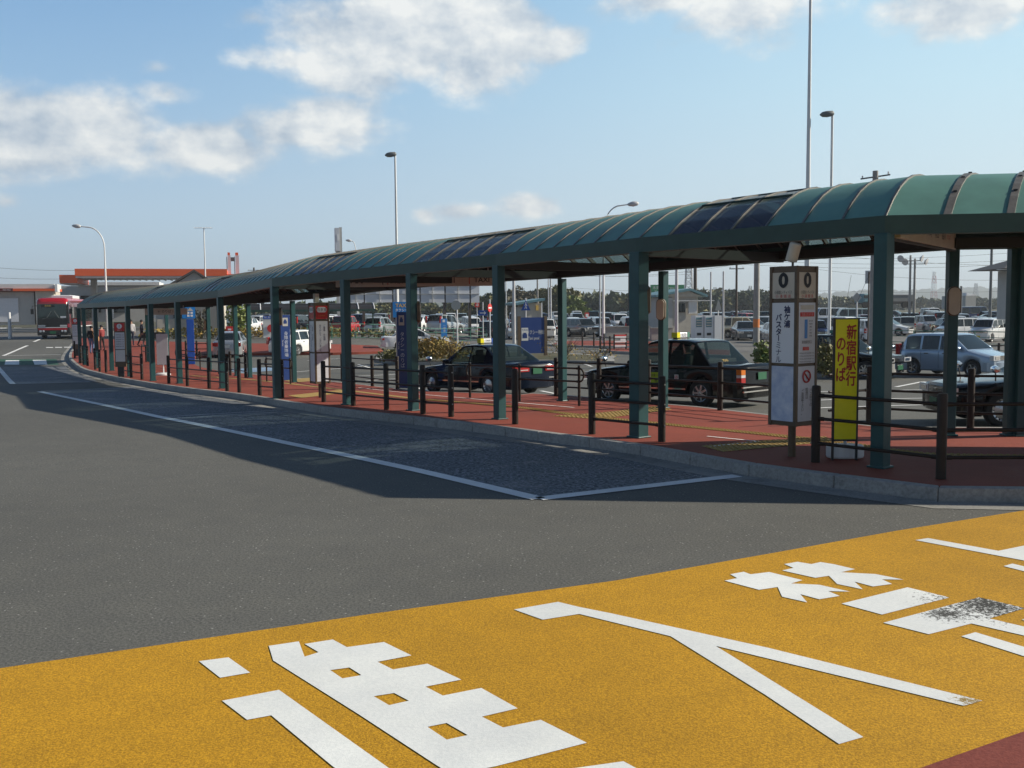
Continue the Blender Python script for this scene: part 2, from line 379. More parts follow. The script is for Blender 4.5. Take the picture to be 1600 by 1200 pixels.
glass_mat('car_glass', (.02, .035, .035), .55); glass_mat('smoked_roof', (.05, .057, .088), .52, .2); glass_mat('dark_glass', (.012, .018, .02), .12); glass_mat('coach_glass', (.02, .05, .05), .15, .02)

# ------------------------------------------------------------------ ground sheets
def lin(a, b, s): return [a + (b - a) * i / s for i in range(s + 1)]
gx = [-6000, -2500, -900, -300, -150, -110] + lin(-95, -48, 20) + [float(i) for i in range(-46, 47)] + lin(48, 95, 20) + [110, 150, 300, 900, 2500, 6000]
gy = [-600, -150, -40, -12] + [float(i) for i in range(-6, 90)] + [float(i) for i in range(90, 132, 2)] + [135, 150, 170, 260, 500, 1000, 2500, 7000]
b = MB(); b.v = [(x, y, gz(x, y)) for y in gy for x in gx]
nx = len(gx); b.f = [(j * nx + i, j * nx + i + 1, (j + 1) * nx + i + 1, (j + 1) * nx + i) for j in range(len(gy) - 1) for i in range(nx - 1)]; b.m = [0] * len(b.f)
tag(b.build('ground', 'asphalt'), kind='structure')
sheet('field', [[(-6000, 150), (6000, 150), (6000, 6900), (-6000, 6900)]], .03, 'field', cut=0)
sheet('car_park_ground', [[G(830, 548), G(980, 542), G(1250, 555), G(1700, 560), (52, 44), (80, 100), (80, 148), (-60, 148), (-60, 78), G(420, 526), G(700, 530)]], .004, 'lot_asphalt', cut=1.0)

def px(*uv, dz=0.0): return [G(u, v, dz) for u, v in uv]
def c3(*p): return [(x / 2.5 + 960, y / 2.5 + 780) for x, y in p]

# yellow lane with the no-entry characters, red corner
yl = px((1760, 771), (1600, 798), (1400, 830), (1200, 866), (960, 908), (580, 960), (280, 1004), (0, 1045), (-140, 1066))
sheet('yellow_road', [yl + [(-4, -2), (8, -2), (9, 2), (9.5, 8)]], .004, 'yellow_paint')
sheet('red_road', [px((1445, 1200), (1600, 1145), (1760, 1088), (1900, 1200), (1600, 1300), (1300, 1252))], .008, 'red_paint')
go_ = [(311, 1035), (357, 1029), (391, 1053), (344, 1061)]
path_ = [(347, 1097), (436, 1080), (604, 1200), (655, 1237), (974, 1192), (1050, 1232), (640, 1290), (520, 1200), (424, 1120), (386, 1127)]
bird = [(420, 1011), (467, 1004), (476, 1028), (498, 1021), (476, 1008), (520, 1001), (542, 1013), (600, 1005), (643, 1026), (590, 1036), (614, 1048), (668, 1039), (721, 1064), (665, 1075), (692, 1089),
        (752, 1077), (809, 1109), (753, 1122), (786, 1139), (845, 1127), (917, 1163), (774, 1200), (705, 1213), (685, 1200), (560, 1118), (427, 1034)]
holes = [[(516, 1049), (546, 1045), (565, 1057), (535, 1062)], [(584, 1090), (616, 1085), (639, 1097), (608, 1104)], [(668, 1138), (698, 1132), (731, 1151), (698, 1158)]]
enter = [(803, 954), (872, 942), (905, 950), (955, 960), (1200, 1014), (1535, 1097), (1506, 1105), (1118, 1011), (1349, 1154), (1311, 1165), (1196, 1088), (1048, 996), (905, 961), (848, 970)]
tree1 = c3((430, 322), (480, 312), (452, 297), (505, 287), (532, 297), (605, 288), (735, 320), (690, 333), (800, 338), (920, 365), (835, 363), (880, 382), (800, 395), (726, 375), (753, 407), (655, 385), (638, 347), (565, 358))
tree2 = c3((655, 282), (700, 272), (663, 257), (715, 248), (770, 257), (805, 249), (860, 258), (940, 277), (885, 289), (1020, 296), (1130, 318), (1045, 317), (1085, 335), (1010, 345), (938, 326), (970, 356), (870, 335), (838, 303), (785, 311))
bar = c3((887, 412), (1145, 348), (1310, 388), (1045, 455))
tee = c3((1050, 487), (1425, 387), (1605, 430), (1465, 470), (1760, 540), (1690, 558), (1395, 490), (1228, 532))
arm1 = c3((1355, 540), (1410, 524), (1760, 630), (1700, 650)); arm2 = c3((1590, 475), (1640, 462), (1760, 495), (1710, 508))
stop1 = c3((1175, 163), (1225, 155), (1500, 205), (1720, 160), (1800, 195), (1600, 243)); stop2 = c3((1520, 265), (1555, 255), (1700, 290), (1680, 305))
P = lambda q: px(*q)
sheet('road_marking', [P(go_), P(path_), [P(bird)] + [P(h) for h in holes], P(enter), P(tree1), P(tree2), P(bar), P(tee), P(arm1), P(arm2), P(stop1), P(stop2)], .008, 'white_paint')

# bus bays and their white lines
kb = px((1465, 784), (1169, 744), (1000, 712), (840, 689), (682, 668), (500, 646), (375, 624), (281, 612), (187, 596), (150, 587), (125, 579), (109, 565), (108, 556), (115, 545), (122, 536))
kerb = smooth_path(kb, 1.0)
near_k = [(12, 9.6), kb[0]]
bay_out = px((62, 612), (250, 652), (450, 693), (650, 735), (842, 780)); bay_end = px((1152, 744))
ko = [p for p in offset(kerb, -.42)]
def nearest(path, p): return min(range(len(path)), key=lambda i: (path[i][0] - p[0]) ** 2 + (path[i][1] - p[1]) ** 2)
i0, i1 = nearest(ko, bay_end[0]), nearest(ko, G(200, 603))
sheet('bay_surface', [bay_out + ko[i0:i1 + 1]], .004, 'bay_asphalt')
ln = strip(bay_out, .2) + strip([bay_out[-1], bay_end[0]], .2) + strip(px((250, 652), (345, 646.5), (440, 641)), .05) + strip(px((262, 655), (355, 649), (450, 643.5)), .05) + strip(px((64, 611), (200, 606.5)), .07)
ln += strip(px((-4, 573), (20, 600)), .2) + strip(px((20, 600), (80, 598.5), (140, 597)), .1)
ln += strip(px((5, 556), (43, 540)), .2) + strip(px((53, 534), (63, 530)), .2) + strip(px((5, 556), (95, 554)), .1)
sheet('road_marking', ln, .008, 'line_paint')
sheet('bay_surface', [px((-4, 573), (20, 600), (140, 597), (152, 596), (110, 572), (90, 573))], .004, 'bay_asphalt')
sheet('crossing_base', [px((-30, 561.5), (88, 561), (92, 570), (-30, 570.5))], .005, 'green_paint')
sheet('road_marking', [px((9, 563), (30, 563), (30, 570), (7, 570)), px((51, 562.5), (72, 562.5), (74, 570), (54, 570)), px((72, 542.6), (83, 542.6), (83, 543.6), (72, 543.6)), px((86, 542.4), (97, 542.4), (97, 543.4), (86, 543.4)), px((100, 542.2), (113, 542.2), (113, 543.2), (100, 543.2))], .009, 'line_paint')
sheet('road_marking', [px((24, 506.3), (57, 506), (57, 508.5), (20, 509))], .01, 'yellow_paint')
sheet('road_marking', [px((22, 511), (36, 510.4), (35, 512), (22, 512.5)), px((42, 510.2), (57, 509.6), (57, 511.2), (42, 511.8)), px((-20, 511.5), (14, 511), (10, 513), (-20, 514))], .012, 'line_paint')
# taxi lanes and car park lines
tl = []
for q in [((480, 563.5), (520, 561), (560, 559.5)), ((455, 582), (530, 576), (600, 569)), ((560, 588), (640, 584), (700, 582)), ((545, 598), (590, 594), (640, 591)), ((560, 570), (580, 575.5), (640, 578.5)), ((836, 550), (880, 548), (930, 548.5)), ((870, 559), (930, 556)), ((910, 593), (960, 588)), ((1230, 641), (1300, 637), (1480, 632)), ((1230, 628), (1300, 625), (1480, 622)), ((1230, 614), (1330, 611), (1480, 609)), ((1400, 605), (1440, 597), (1470, 596)),
          ((857, 507), (882, 510.5)), ((857, 515), (884, 519)), ((1270, 585), (1330, 581)), ((905, 566), (925, 573)), ((650, 606), (700, 618), (760, 619)), ((845, 611), (900, 622), (935, 624))]:
    tl += strip(px(*q), .14)
sheet('road_marking', tl, .01, 'line_paint')
sheet('parking_space_paint', [px((355, 577), (440, 573), (448, 578), (372, 583))], .007, 'blue_paint')

# gutter and kerb stones
full = [tuple(p) for p in kerb][::-1] + smooth_path([kb[0], near_k[0]], 1.0)[1:]
sheet('gutter', [list(s_) for s_ in strip(full, .4, -.22)], .005, 'gutter_concrete')
b = MB()
def kerb_run(path):
    ins = offset(path, KW)
    for i in range(len(path) - 1):
        a, c, d, e = Vector(path[i]), Vector(path[i + 1]), Vector(ins[i + 1]), Vector(ins[i]); g = .004
        a, c = a + (c - a).normalized() * g, c - (c - a).normalized() * g; e, d = e + (d - e).normalized() * g, d - (d - e).normalized() * g
        q = [a, c, d, e]; vs = [(p.x, p.y, gz(p.x, p.y) - .05) for p in q]; ln_ = (e - a).normalized() * .012
        vs += [(p.x + (ln_.x if k < 2 else 0), p.y + (ln_.y if k < 2 else 0), gz(p.x, p.y) + .15) for k, p in enumerate(q)]
        b.add(vs, [(0, 3, 2, 1), (4, 5, 6, 7), (0, 1, 5, 4), (1, 2, 6, 5), (2, 3, 7, 6), (3, 0, 4, 7)])
KW = .17
kerb_run(full)
b.build('kerb', 'concrete', bevel=.015, weld=False)['kind'] = 'structure'

# red pavement island and its back edge beside the taxi lane
ki = offset(full, KW * .94)
back = px((1900, 664), (1600, 668), (1380, 667), (1202, 648), (1086, 635), (1000, 628), (935, 622), (870, 616.5), (832, 614.5), (812, 616.5), (770, 614.5), (653, 611), (560, 600), (480, 592), (400, 585), (345, 580), (312, 573), (296, 566), (292, 560), (310, 556), (370, 552), (440, 551), (520, 551), (560, 550), (592, 549), (598, 545), dz=.15)
far = px((590, 540), (500, 538), (350, 536), (200, 532), (128, 528), dz=.15)
sheet('pavement', [ki + [(14, 12)] + back + far], .147, 'red_pavement', skirt=.2)
bk = back[:16]
sheet('pavement_edge', strip(bk, .13, .0), .15, 'concrete', skirt=.16)
T = lambda *uv: px(*uv, dz=.15)
main_t = smooth_path(T((300, 587), (400, 594), (500, 605), (600, 617), (667, 624.6), (802, 635.5), (867, 644), (932, 651.5), (1070, 666), (1200, 679), (1330, 694), (1440, 709), (1600, 713), (1760, 712)), .6)
branch = T((862, 650), (935, 655), (1050, 640), (1030, 634.5), (940, 645)), T((1095, 697), (1130, 706), (1300, 690), (1290, 682), (1180, 690)), T((450, 618), (470, 622), (545, 613), (535, 609)), T((440, 593.5), (460, 598), (500, 594), (490, 590))
sheet('tactile_paving', strip(main_t, .22) + list(branch), .153, 'tactile_yellow')
b = MB()
def stud(x, y):
    z = gz(x, y) + .152; b.box(x, y, z + .004, .028, .028, .012)
for i in range(0, len(main_t) - 1):
    a, c = main_t[i], main_t[i + 1]
    if a[1] > 24: continue
    for k in range(8):
        t = k / 8; dx, dy = c[0] - a[0], c[1] - a[1]; q = math.hypot(dx, dy)
        for o_ in (-.1, -.035, .035, .1): stud(a[0] + dx * t - dy / q * o_, a[1] + dy * t + dx / q * o_)
def inside(p, poly):
    r = False
    for i in range(len(poly)):
        (x1, y1), (x2, y2) = poly[i - 1], poly[i]
        if (y1 > p[1]) != (y2 > p[1]) and p[0] < (x2 - x1) * (p[1] - y1) / (y2 - y1) + x1: r = not r
    return r
for pl in branch[:2]:
    xs = [p[0] for p in pl]; ys = [p[1] for p in pl]; x = min(xs)
    while x < max(xs):
        y = min(ys)
        while y < max(ys):
            if inside((x, y), pl): stud(x, y)
            y += .075
        x += .075
b.build('tactile_paving', 'tactile_yellow')['kind'] = 'structure'
sheet('pavement_line', strip(T((653, 616), (780, 627), (897, 637)), .06) + strip(T((1105, 682), (1185, 690)), .05) + strip(T((1185, 690), (1110, 698)), .05) + strip(T((560, 606), (653, 616)), .05), .156, 'line_paint')
# traffic islands beyond the taxi lane
def island(name, poly, top='red_pavement', h=.14):
    sheet(name, [poly], h, 'concrete', skirt=h + .1)
    cx = sum(p[0] for p in poly) / len(poly); cy = sum(p[1] for p in poly) / len(poly)
    sheet(name, [[(cx + (p[0] - cx) * .93, cy + (p[1] - cy) * .9) for p in poly]], h + .006, top)
island('traffic_island', px((940, 551), (985, 554), (1060, 556), (1150, 560), (1150, 551), (1040, 546), (950, 547)))
island('traffic_island', px((855, 541), (905, 543), (1000, 545), (1100, 547), (1100, 538), (960, 534.5), (870, 535)))
island('planted_island', px((585, 566), (640, 571), (740, 569), (860, 567), (960, 569), (960, 560), (850, 553), (740, 553), (640, 556), (590, 560)), 'field')
island('planted_island', px((1205, 592), (1290, 590), (1330, 584), (1300, 577), (1180, 578), (1160, 585)), 'field')
# ------------------------------------------------------------------ the long canopy
def on_line(u, v, k=1.0):
    x, y = G(u, v, .15); return (x * k, y * k)
FC = [on_line(1375, 730), on_line(998, 683), on_line(781, 657.5, 1.02), on_line(646, 642.5, 1.01), on_line(543, 632), on_line(433, 620, .97), on_line(348, 609, 1.03), on_line(281, 599), on_line(239, 595), on_line(203, 588), on_line(175, 579), on_line(152, 575), on_line(134, 570), on_line(126, 567)]
BC = [on_line(1482, 680), on_line(1577, 680), on_line(1592, 681), on_line(1045, 635, .985), on_line(893, 622, .965), on_line(772, 620, .975), on_line(464, 596, .985), on_line(412, 585, .95), on_line(364, 584, .96), on_line(328, 577, .96), on_line(294, 566.5, .97), on_line(269, 562, .97), on_line(261, 563, .97), on_line(247, 562, .97)]
# plan of the roof: (front eave point, back eave point) pairs, each with the width at right angles to the kerb
SEC = [((15.0, 10.65), (15.4, 13.85)), (FC[0], (6.62, 14.95)), (FC[1], (4.86, 17.75)), (FC[2], (2.95, 20.85)), (FC[3], (1.22, 22.95)), (FC[4], (-.58, 24.6)),
       (FC[5], (-3.3, 28.2)), (FC[6], (-5.95, 32.3)), (FC[7], (-8.9, 36.4)), (FC[9], (-12.4, 41.9)), (FC[11], (-16.3, 47.9)), (FC[13], (-19.1, 52.3)), ((-23.4, 57.0), (-19.6, 58.2))]
F = [Vector(s[0]) for s in SEC]; Bk = [Vector(s[1]) for s in SEC]
EAVE, FH, RISE = 2.80, .19, .66
def gsm(x, y):
    return gz(x, y)
canopy = thing('bus_shelter', 'long curving walkway canopy with green barrel roof along the red pavement', 'canopy', (F[1].x, F[1].y, .15))
O0 = Vector(canopy.location)
def loc_(p): return (p[0] - O0.x, p[1] - O0.y, p[2] - O0.z)
def arch(i0, t, s):
    """a point on the roof: between stations i0 and i0+1 at t, s across from front eave to back eave"""
    f = F[i0].lerp(F[i0 + 1], t); k = Bk[i0].lerp(Bk[i0 + 1], t)
    z0 = gz(F[i0].x, F[i0].y) * (1 - t) + gz(F[i0 + 1].x, F[i0 + 1].y) * t + .15 + EAVE + FH
    w = (k - f).length; h = RISE * (1 - abs(2 * s - 1) ** 2.35)
    p = f.lerp(k, s); return Vector((p.x, p.y, z0 + h))
# smooth the curved middle part: resample stations through Catmull-Rom except at the mitred corner
NS = 12
bays = []            # (i, t0, t1) half-metre bays between ribs
for i in range(len(F) - 1):
    L_ = ((F[i] - F[i + 1]).length + (Bk[i] - Bk[i + 1]).length) / 2 if i else 9.5
    n = max(2, round(L_ / (.52 if i else .62)))
    for k in range(n): bays.append((i, k / n, (k + 1) / n))
roof = MB(); rib = MB(); sky_ = []; smoked = MB()
def dark(i, t0, t1):
    tm = (t0 + t1) / 2
    return (i == 1 and .42 < tm < .86) or (i == 3 and tm > .05 and tm < .95) or (i == 5 and .28 < tm < .72) or (i == 7 and .2 < tm < .5) or (i == 8 and .6 < tm < .8) or (i == 10 and .4 < tm < .6)
groups_ = {}
ss = [k / NS for k in range(NS + 1)]
for (i, t0, t1) in bays:
    tgt = groups_.setdefault(i, MB()) if dark(i, t0, t1) else roof
    sub = 1
    A_ = [arch(i, t0, s) for s in ss]; C_ = [arch(i, t1, s) for s in ss]
    th = Vector((0, 0, .025))
    vs = [loc_(p) for p in A_] + [loc_(p) for p in C_] + [loc_(p - th) for p in A_] + [loc_(p - th) for p in C_]; n = NS + 1
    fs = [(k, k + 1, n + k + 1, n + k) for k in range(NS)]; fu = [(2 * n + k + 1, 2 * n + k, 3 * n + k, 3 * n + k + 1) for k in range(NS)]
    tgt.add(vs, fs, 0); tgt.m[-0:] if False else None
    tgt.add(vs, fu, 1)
    # rib over the joint
    wv = (C_[0] - A_[0]); wv = Vector((wv.x, wv.y, 0)).normalized() * (.045 if i == 0 else .016)
    up = Vector((0, 0, .02)); vs = []
    for s in ss:
        p = arch(i, t0, s); vs += [loc_(p - wv), loc_(p - wv + up), loc_(p + wv + up), loc_(p + wv), loc_(p - wv * 1.4 - Vector((0, 0, .07))), loc_(p + wv * 1.4 - Vector((0, 0, .07)))]
    fs = []
    for k in range(NS):
        a, c = 6 * k, 6 * k + 6
        fs += [(a, a + 1, c + 1, c), (a + 1, a + 2, c + 2, c + 1), (a + 2, a + 3, c + 3, c + 2), (a, c, c + 4, a + 4), (a + 3, a + 5, c + 5, c + 3), (a + 4, c + 4, c + 5, a + 5)]
    rib.add(vs, fs, 0)
    if i == 0:
        for s in (.12, .25, .38, .5): 
            p = arch(i, t0, s); rib.box(*loc_(p + up), .035, .035, .02, 0, 1)
for i, m in groups_.items():
    # purlins that divide the smoked sheets
    t0 = min(b_[1] for b_ in bays if b_[0] == i and dark(*b_)); t1 = max(b_[2] for b_ in bays if b_[0] == i and dark(*b_))
    for s in (.22, .42, .6, .8):
        m.tube([loc_(arch(i, t0, s) + Vector((0, 0, .012))), loc_(arch(i, t1, s) + Vector((0, 0, .012)))], .018, 6, 2)
    m.build('smoked_roof_panel', ['smoked_roof', 'smoked_roof', 'fascia_green'], canopy)
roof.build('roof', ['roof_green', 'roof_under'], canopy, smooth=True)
rib.build('roof_rib', ['rib_grey', 'dark_grey'], canopy)
# fascia gutters, front and back, and the end gable
def eave_beam(nm, P_, side, h0, h1, w, mname):
    m = MB(); n = len(P_)
    pts = [(p.x, p.y) for p in P_]; inn = offset(pts, w * side)
    for i in range(n - 1):
        z = [gz(*pts[i]) + .15, gz(*pts[i + 1]) + .15]; vs = []
        for k, (q, r) in enumerate(((pts[i], inn[i]), (pts[i + 1], inn[i + 1]))):
            zf = gz(*F[i + k][:]) + .15
            vs += [loc_((q[0], q[1], zf + h0)), loc_((q[0], q[1], zf + h1)), loc_((r[0], r[1], zf + h1)), loc_((r[0], r[1], zf + h0))]
        m.add(vs, [(0, 4, 5, 1), (1, 5, 6, 2), (2, 6, 7, 3), (3, 7, 4, 0)])
    m.add(vs[4:], [(0, 1, 2, 3)]); return m.build(nm, mname, canopy)
outF = [Vector(p) for p in offset([tuple(p) for p in F], .06)]
eave_beam('fascia', outF, -1, EAVE - .01, EAVE + FH + .02, .16, 'fascia_green')
outB = [Vector(p) for p in offset([tuple(p) for p in Bk], -.06)]
eave_beam('fascia', outB, 1, EAVE - .03, EAVE + FH + .02, .16, 'fascia_green')
eave_beam('eave_beam', [Vector(p) for p in offset([tuple(p) for p in Bk], .14)], 1, EAVE - .02, EAVE + .13, .14, 'beam_dark')
# tie beams and columns
for fc in FC:
    q = Vector(fc); best = min(((i, t / 10) for i in range(len(F) - 1) for t in range(11)), key=lambda a: (F[a[0]].lerp(F[a[0] + 1], a[1]) - q).length)
    f = F[best[0]].lerp(F[best[0] + 1], best[1]); k = Bk[best[0]].lerp(Bk[best[0] + 1], best[1]); z = gz(*fc) + .15 + EAVE
    m = MB(); d = (k - f).normalized(); a = f + d * .12; c = k - d * .12
    m.box((a.x + c.x) / 2 - O0.x, (a.y + c.y) / 2 - O0.y, z + .02 - O0.z, (c - a).length, .09, .16, math.atan2(d.y, d.x)); m.build('tie_beam', 'beam_dark', canopy)
def column(p, h, s, ang, lampside=None):
    m = MB(); z = gz(*p) + .15
    m.box(p[0] - O0.x, p[1] - O0.y, z + h / 2 - O0.z, s, s, h, ang); m.box(p[0] - O0.x, p[1] - O0.y, z + .01 - O0.z, s + .06, s + .06, .025, ang)
    return m.build('column', 'column_green', canopy, bevel=.008)
for n_, p in enumerate(FC):
    i = min(range(len(F)), key=lambda k: (F[k] - Vector(p)).length); a = F[max(i - 1, 0)] if i > 1 else F[1]; d = F[min(i + 1, len(F) - 1)] - a
    ang = math.atan2(d.y, d.x)
    column(p, EAVE, .17 if n_ != 1 else .21, ang)
def on_back(p):
    q = Vector(p); best = None
    for a, c in zip(Bk[1:], Bk[2:]):
        d = c - a; t = max(0, min(1, (q - a).dot(d) / d.length_squared)); r = a + d * t
        if best is None or (r - q).length < (best[0] - q).length: best = (r, Vector((d.y, -d.x)).normalized())
    r, nrm = best; f = min(F, key=lambda k: (k - r).length); nrm = nrm if nrm.dot(f - r) > 0 else -nrm
    return tuple(r + nrm * .10)
for p in BC:
    if p not in BC[:3]: p = on_back(p)
    i = min(range(len(Bk)), key=lambda k: (Bk[k] - Vector(p)).length); d = Bk[min(i + 1, len(Bk) - 1)] - Bk[max(i - 1, 1)]
    ang = math.atan2(d.y, d.x) if p[0] < 6 else 0.0
    column(p, EAVE, .15, ang)
# oval wall lamps on the columns
def oval(p, h, facing, w=.2, hh=.44):
    root = MB(); z = gz(*p) + .15 + h
    def ring(w, hh, n=20):
        r = w / 2; o = []
        for k in range(n):
            t = 2 * math.pi * k / n; cx = r * math.cos(t); cz = r * math.sin(t) + (hh / 2 - r) * (1 if math.sin(t) >= 0 else -1); o.append((cx, cz))
        return o
    M = Matrix.Translation((p[0] - O0.x + math.cos(facing) * .09, p[1] - O0.y + math.sin(facing) * .09, z - O0.z)) @ Matrix.Rotation(facing + R(90), 4, 'Z') @ Matrix.Rotation(R(90), 4, 'X')
    root.prism(ring(w, hh), 0, .06, 0, M); o = root.build('wall_lamp', 'bronze_frame', canopy)
    c = MB(); c.prism(ring(w - .035, hh - .035), .06, .085, 0, M); c.build('lamp_cover', 'cream', o)
oval(BC[0], 2.02, R(-100)); oval(on_back(BC[3]), 2.02, R(-120)); oval(FC[1], 2.08, R(20), .16); oval(on_back(BC[5]), 2.05, R(-30), .16); oval(FC[3], 2.02, R(20), .16); oval(on_back(BC[9]), 2.0, R(200), .16); oval(FC[5], 2.05, R(20), .14)

# ------------------------------------------------------------------ kerbside guard fences
def fence(label, group, pts, h=.96, r=.056, rails=(.84, .55, .24), rr=.021, ends=(True, True), base=.15, cat='guard fence', hook=False, ext=(None, None)):
    p0 = pts[0]; z0 = gz(*p0) + base; t = thing('guard_fence', label, cat, (p0[0], p0[1], z0), 0, group)
    L3 = lambda p, z: (p[0] - p0[0], p[1] - p0[1], gz(*p) + base - z0 + z)
    for i, p in enumerate(pts):
        m = MB(); x, y, z = L3(p, 0); M = Matrix.Translation((x, y, z))
        m.lathe([(r, 0), (r, h - .02), (r * .9, h), (r * .5, h + .006), (0, h + .008)], 12, 0, M)
        if (i in (0, len(pts) - 1)) and r > .04:
            d = Vector(pts[-1]) - Vector(pts[0]) if len(pts) > 1 else Vector((1, -1)); d.normalize(); d = d if i else -d
            for q in rails: m.box(x + d.x * r, y + d.y * r, z + q, .02, .02, .02, 0, 1)
        m.build('post', ['fence_brown', 'bolt_steel'], t, smooth=True, angle=40)
    path = list(pts)
    if ext[0]: path = [ext[0]] + path
    if ext[1]: path = path + [ext[1]]
    if len(path) > 1:
        for q in rails:
            m = MB(); m.tube([L3(p, q) for p in path], rr, 8)
            for p in pts:
                i = path.index(p)
                for o in (i - 1, i + 1):
                    if 0 <= o < len(path):
                        d = (Vector(path[o]) - Vector(p)); d.normalize(); c = Vector(p) + d * (r + .055)
                        m.tube([L3(tuple(Vector(p) + d * r * .8), q), L3(tuple(c), q)], rr * 1.28, 8)
            m.build('rail', 'fence_brown', t, smooth=True, angle=50)
        if hook:
            for e, o in ((pts[0], pts[1]), (pts[-1], pts[-2])):
                d = (Vector(e) - Vector(o)).normalized(); m = MB(); c = []
                for k in range(9):
                    a = R(90 - 22.5 * k); w = .13; c.append(L3(tuple(Vector(e) + d * (.02 + w * math.cos(a))), (rails[0] + rails[1]) / 2 + (rails[0] - rails[1]) / 2 * math.sin(a)))
                m.tube(c, rr, 6); m.build('end_loop', 'fence_brown', t, smooth=True)
    return t
KG = 'dark brown guard fences along the kerb'
T1 = lambda u, v: G(u, v, .15)
pA = T1(1274, 722), T1(1470, 748)
fence('dark brown three-rail fence beside the yellow sign, turning the kerb corner', KG, [pA[0], pA[1], (7.0, 11.0), (9.2, 10.75)])
fence('short two-post brown fence section left of the numbered white pillar, in front of a column', KG, [T1(925, 678), T1(1034, 690)])
fence('single brown kerb post standing alone in the gap right of the five-post fence', KG, [T1(805, 662.5)])
fence('five-post brown kerb fence in front of the dark blue sedan taxi', KG, [T1(506, 628), T1(552, 634), T1(604, 640), T1(661, 646.8), T1(705, 651)])
fence('two-post brown kerb fence just left of the red-topped alighting pillar', KG, [T1(406, 617.5), T1(441, 621)])
fence('single brown kerb post right of the four-post fence, in front of the silver saloon', KG, [T1(374, 613)])
fence('four-post brown kerb fence in front of the white board on its round foot', KG, [T1(264, 599), T1(293, 603), T1(327, 607.3), T1(355, 611)])
fence('three-post brown kerb fence in front of the red number one pillar', KG, [T1(186.5, 587), T1(205, 590), T1(222, 593)])
fence('lone brown kerb post left of the number one pillar', KG, [T1(166, 582)])
fence('two close brown kerb posts in front of the person with the tan bag', KG, [T1(149, 577.5), T1(156, 580.6)])
fence('three-post brown kerb fence near the far end of the canopy', KG, [T1(126.5, 567.5), T1(131, 570), T1(137, 571.5)])
fence('last brown kerb post beside the stop pillar nearest the coach', KG, [T1(117, 559)])
TG = 'dark brown guard fences beside the taxi lane'
fence('brown taxi-lane fence in front of the two right-hand taxis', TG, [T1(1358, 659), T1(1516, 669), (9.6, 15.2), (12.2, 15.0)], ext=((5.3, 16.6), None))
fence('brown taxi-lane fence in front of the black cab with the lime door sticker', TG, [T1(869, 619), T1(936, 623.5), T1(1013, 630), T1(1125, 641), T1(1262, 655)])
fence('thin brown hand rail with looped ends left of the long taxi-lane fence', TG, [T1(734.5, 621), T1(812, 627), T1(905, 634)], h=.86, r=.03, rails=(.8, .52), hook=True)
fence('brown taxi-lane fence in front of the tall deep blue guide pillar', TG, [T1(535, 596), T1(582, 603.5), T1(621, 607.5)])
fence('thin brown rail with a looped end right of the pale blue bay', TG, [T1(417, 596), T1(454, 600)], h=.86, r=.03, rails=(.8, .52), hook=True)
fence('brown fence between the canopy and the silver saloon', TG, [T1(343, 584), T1(360, 586.5), T1(384, 590)])
fence('short thin rail in front of the foot of the blue house sign', TG, [T1(276, 573), T1(313, 579)], h=.86, r=.03, rails=(.8, .52), hook=True)
fence('brown post fence behind the canopy, left of the silver saloon', TG, [T1(291, 561), T1(308, 561), T1(325, 561)], h=1.0)
fence('thin looped rail deep under the far canopy', TG, [T1(222, 563.5), T1(228, 565.5), T1(237, 568)], h=.86, r=.03, rails=(.8, .52), hook=True)
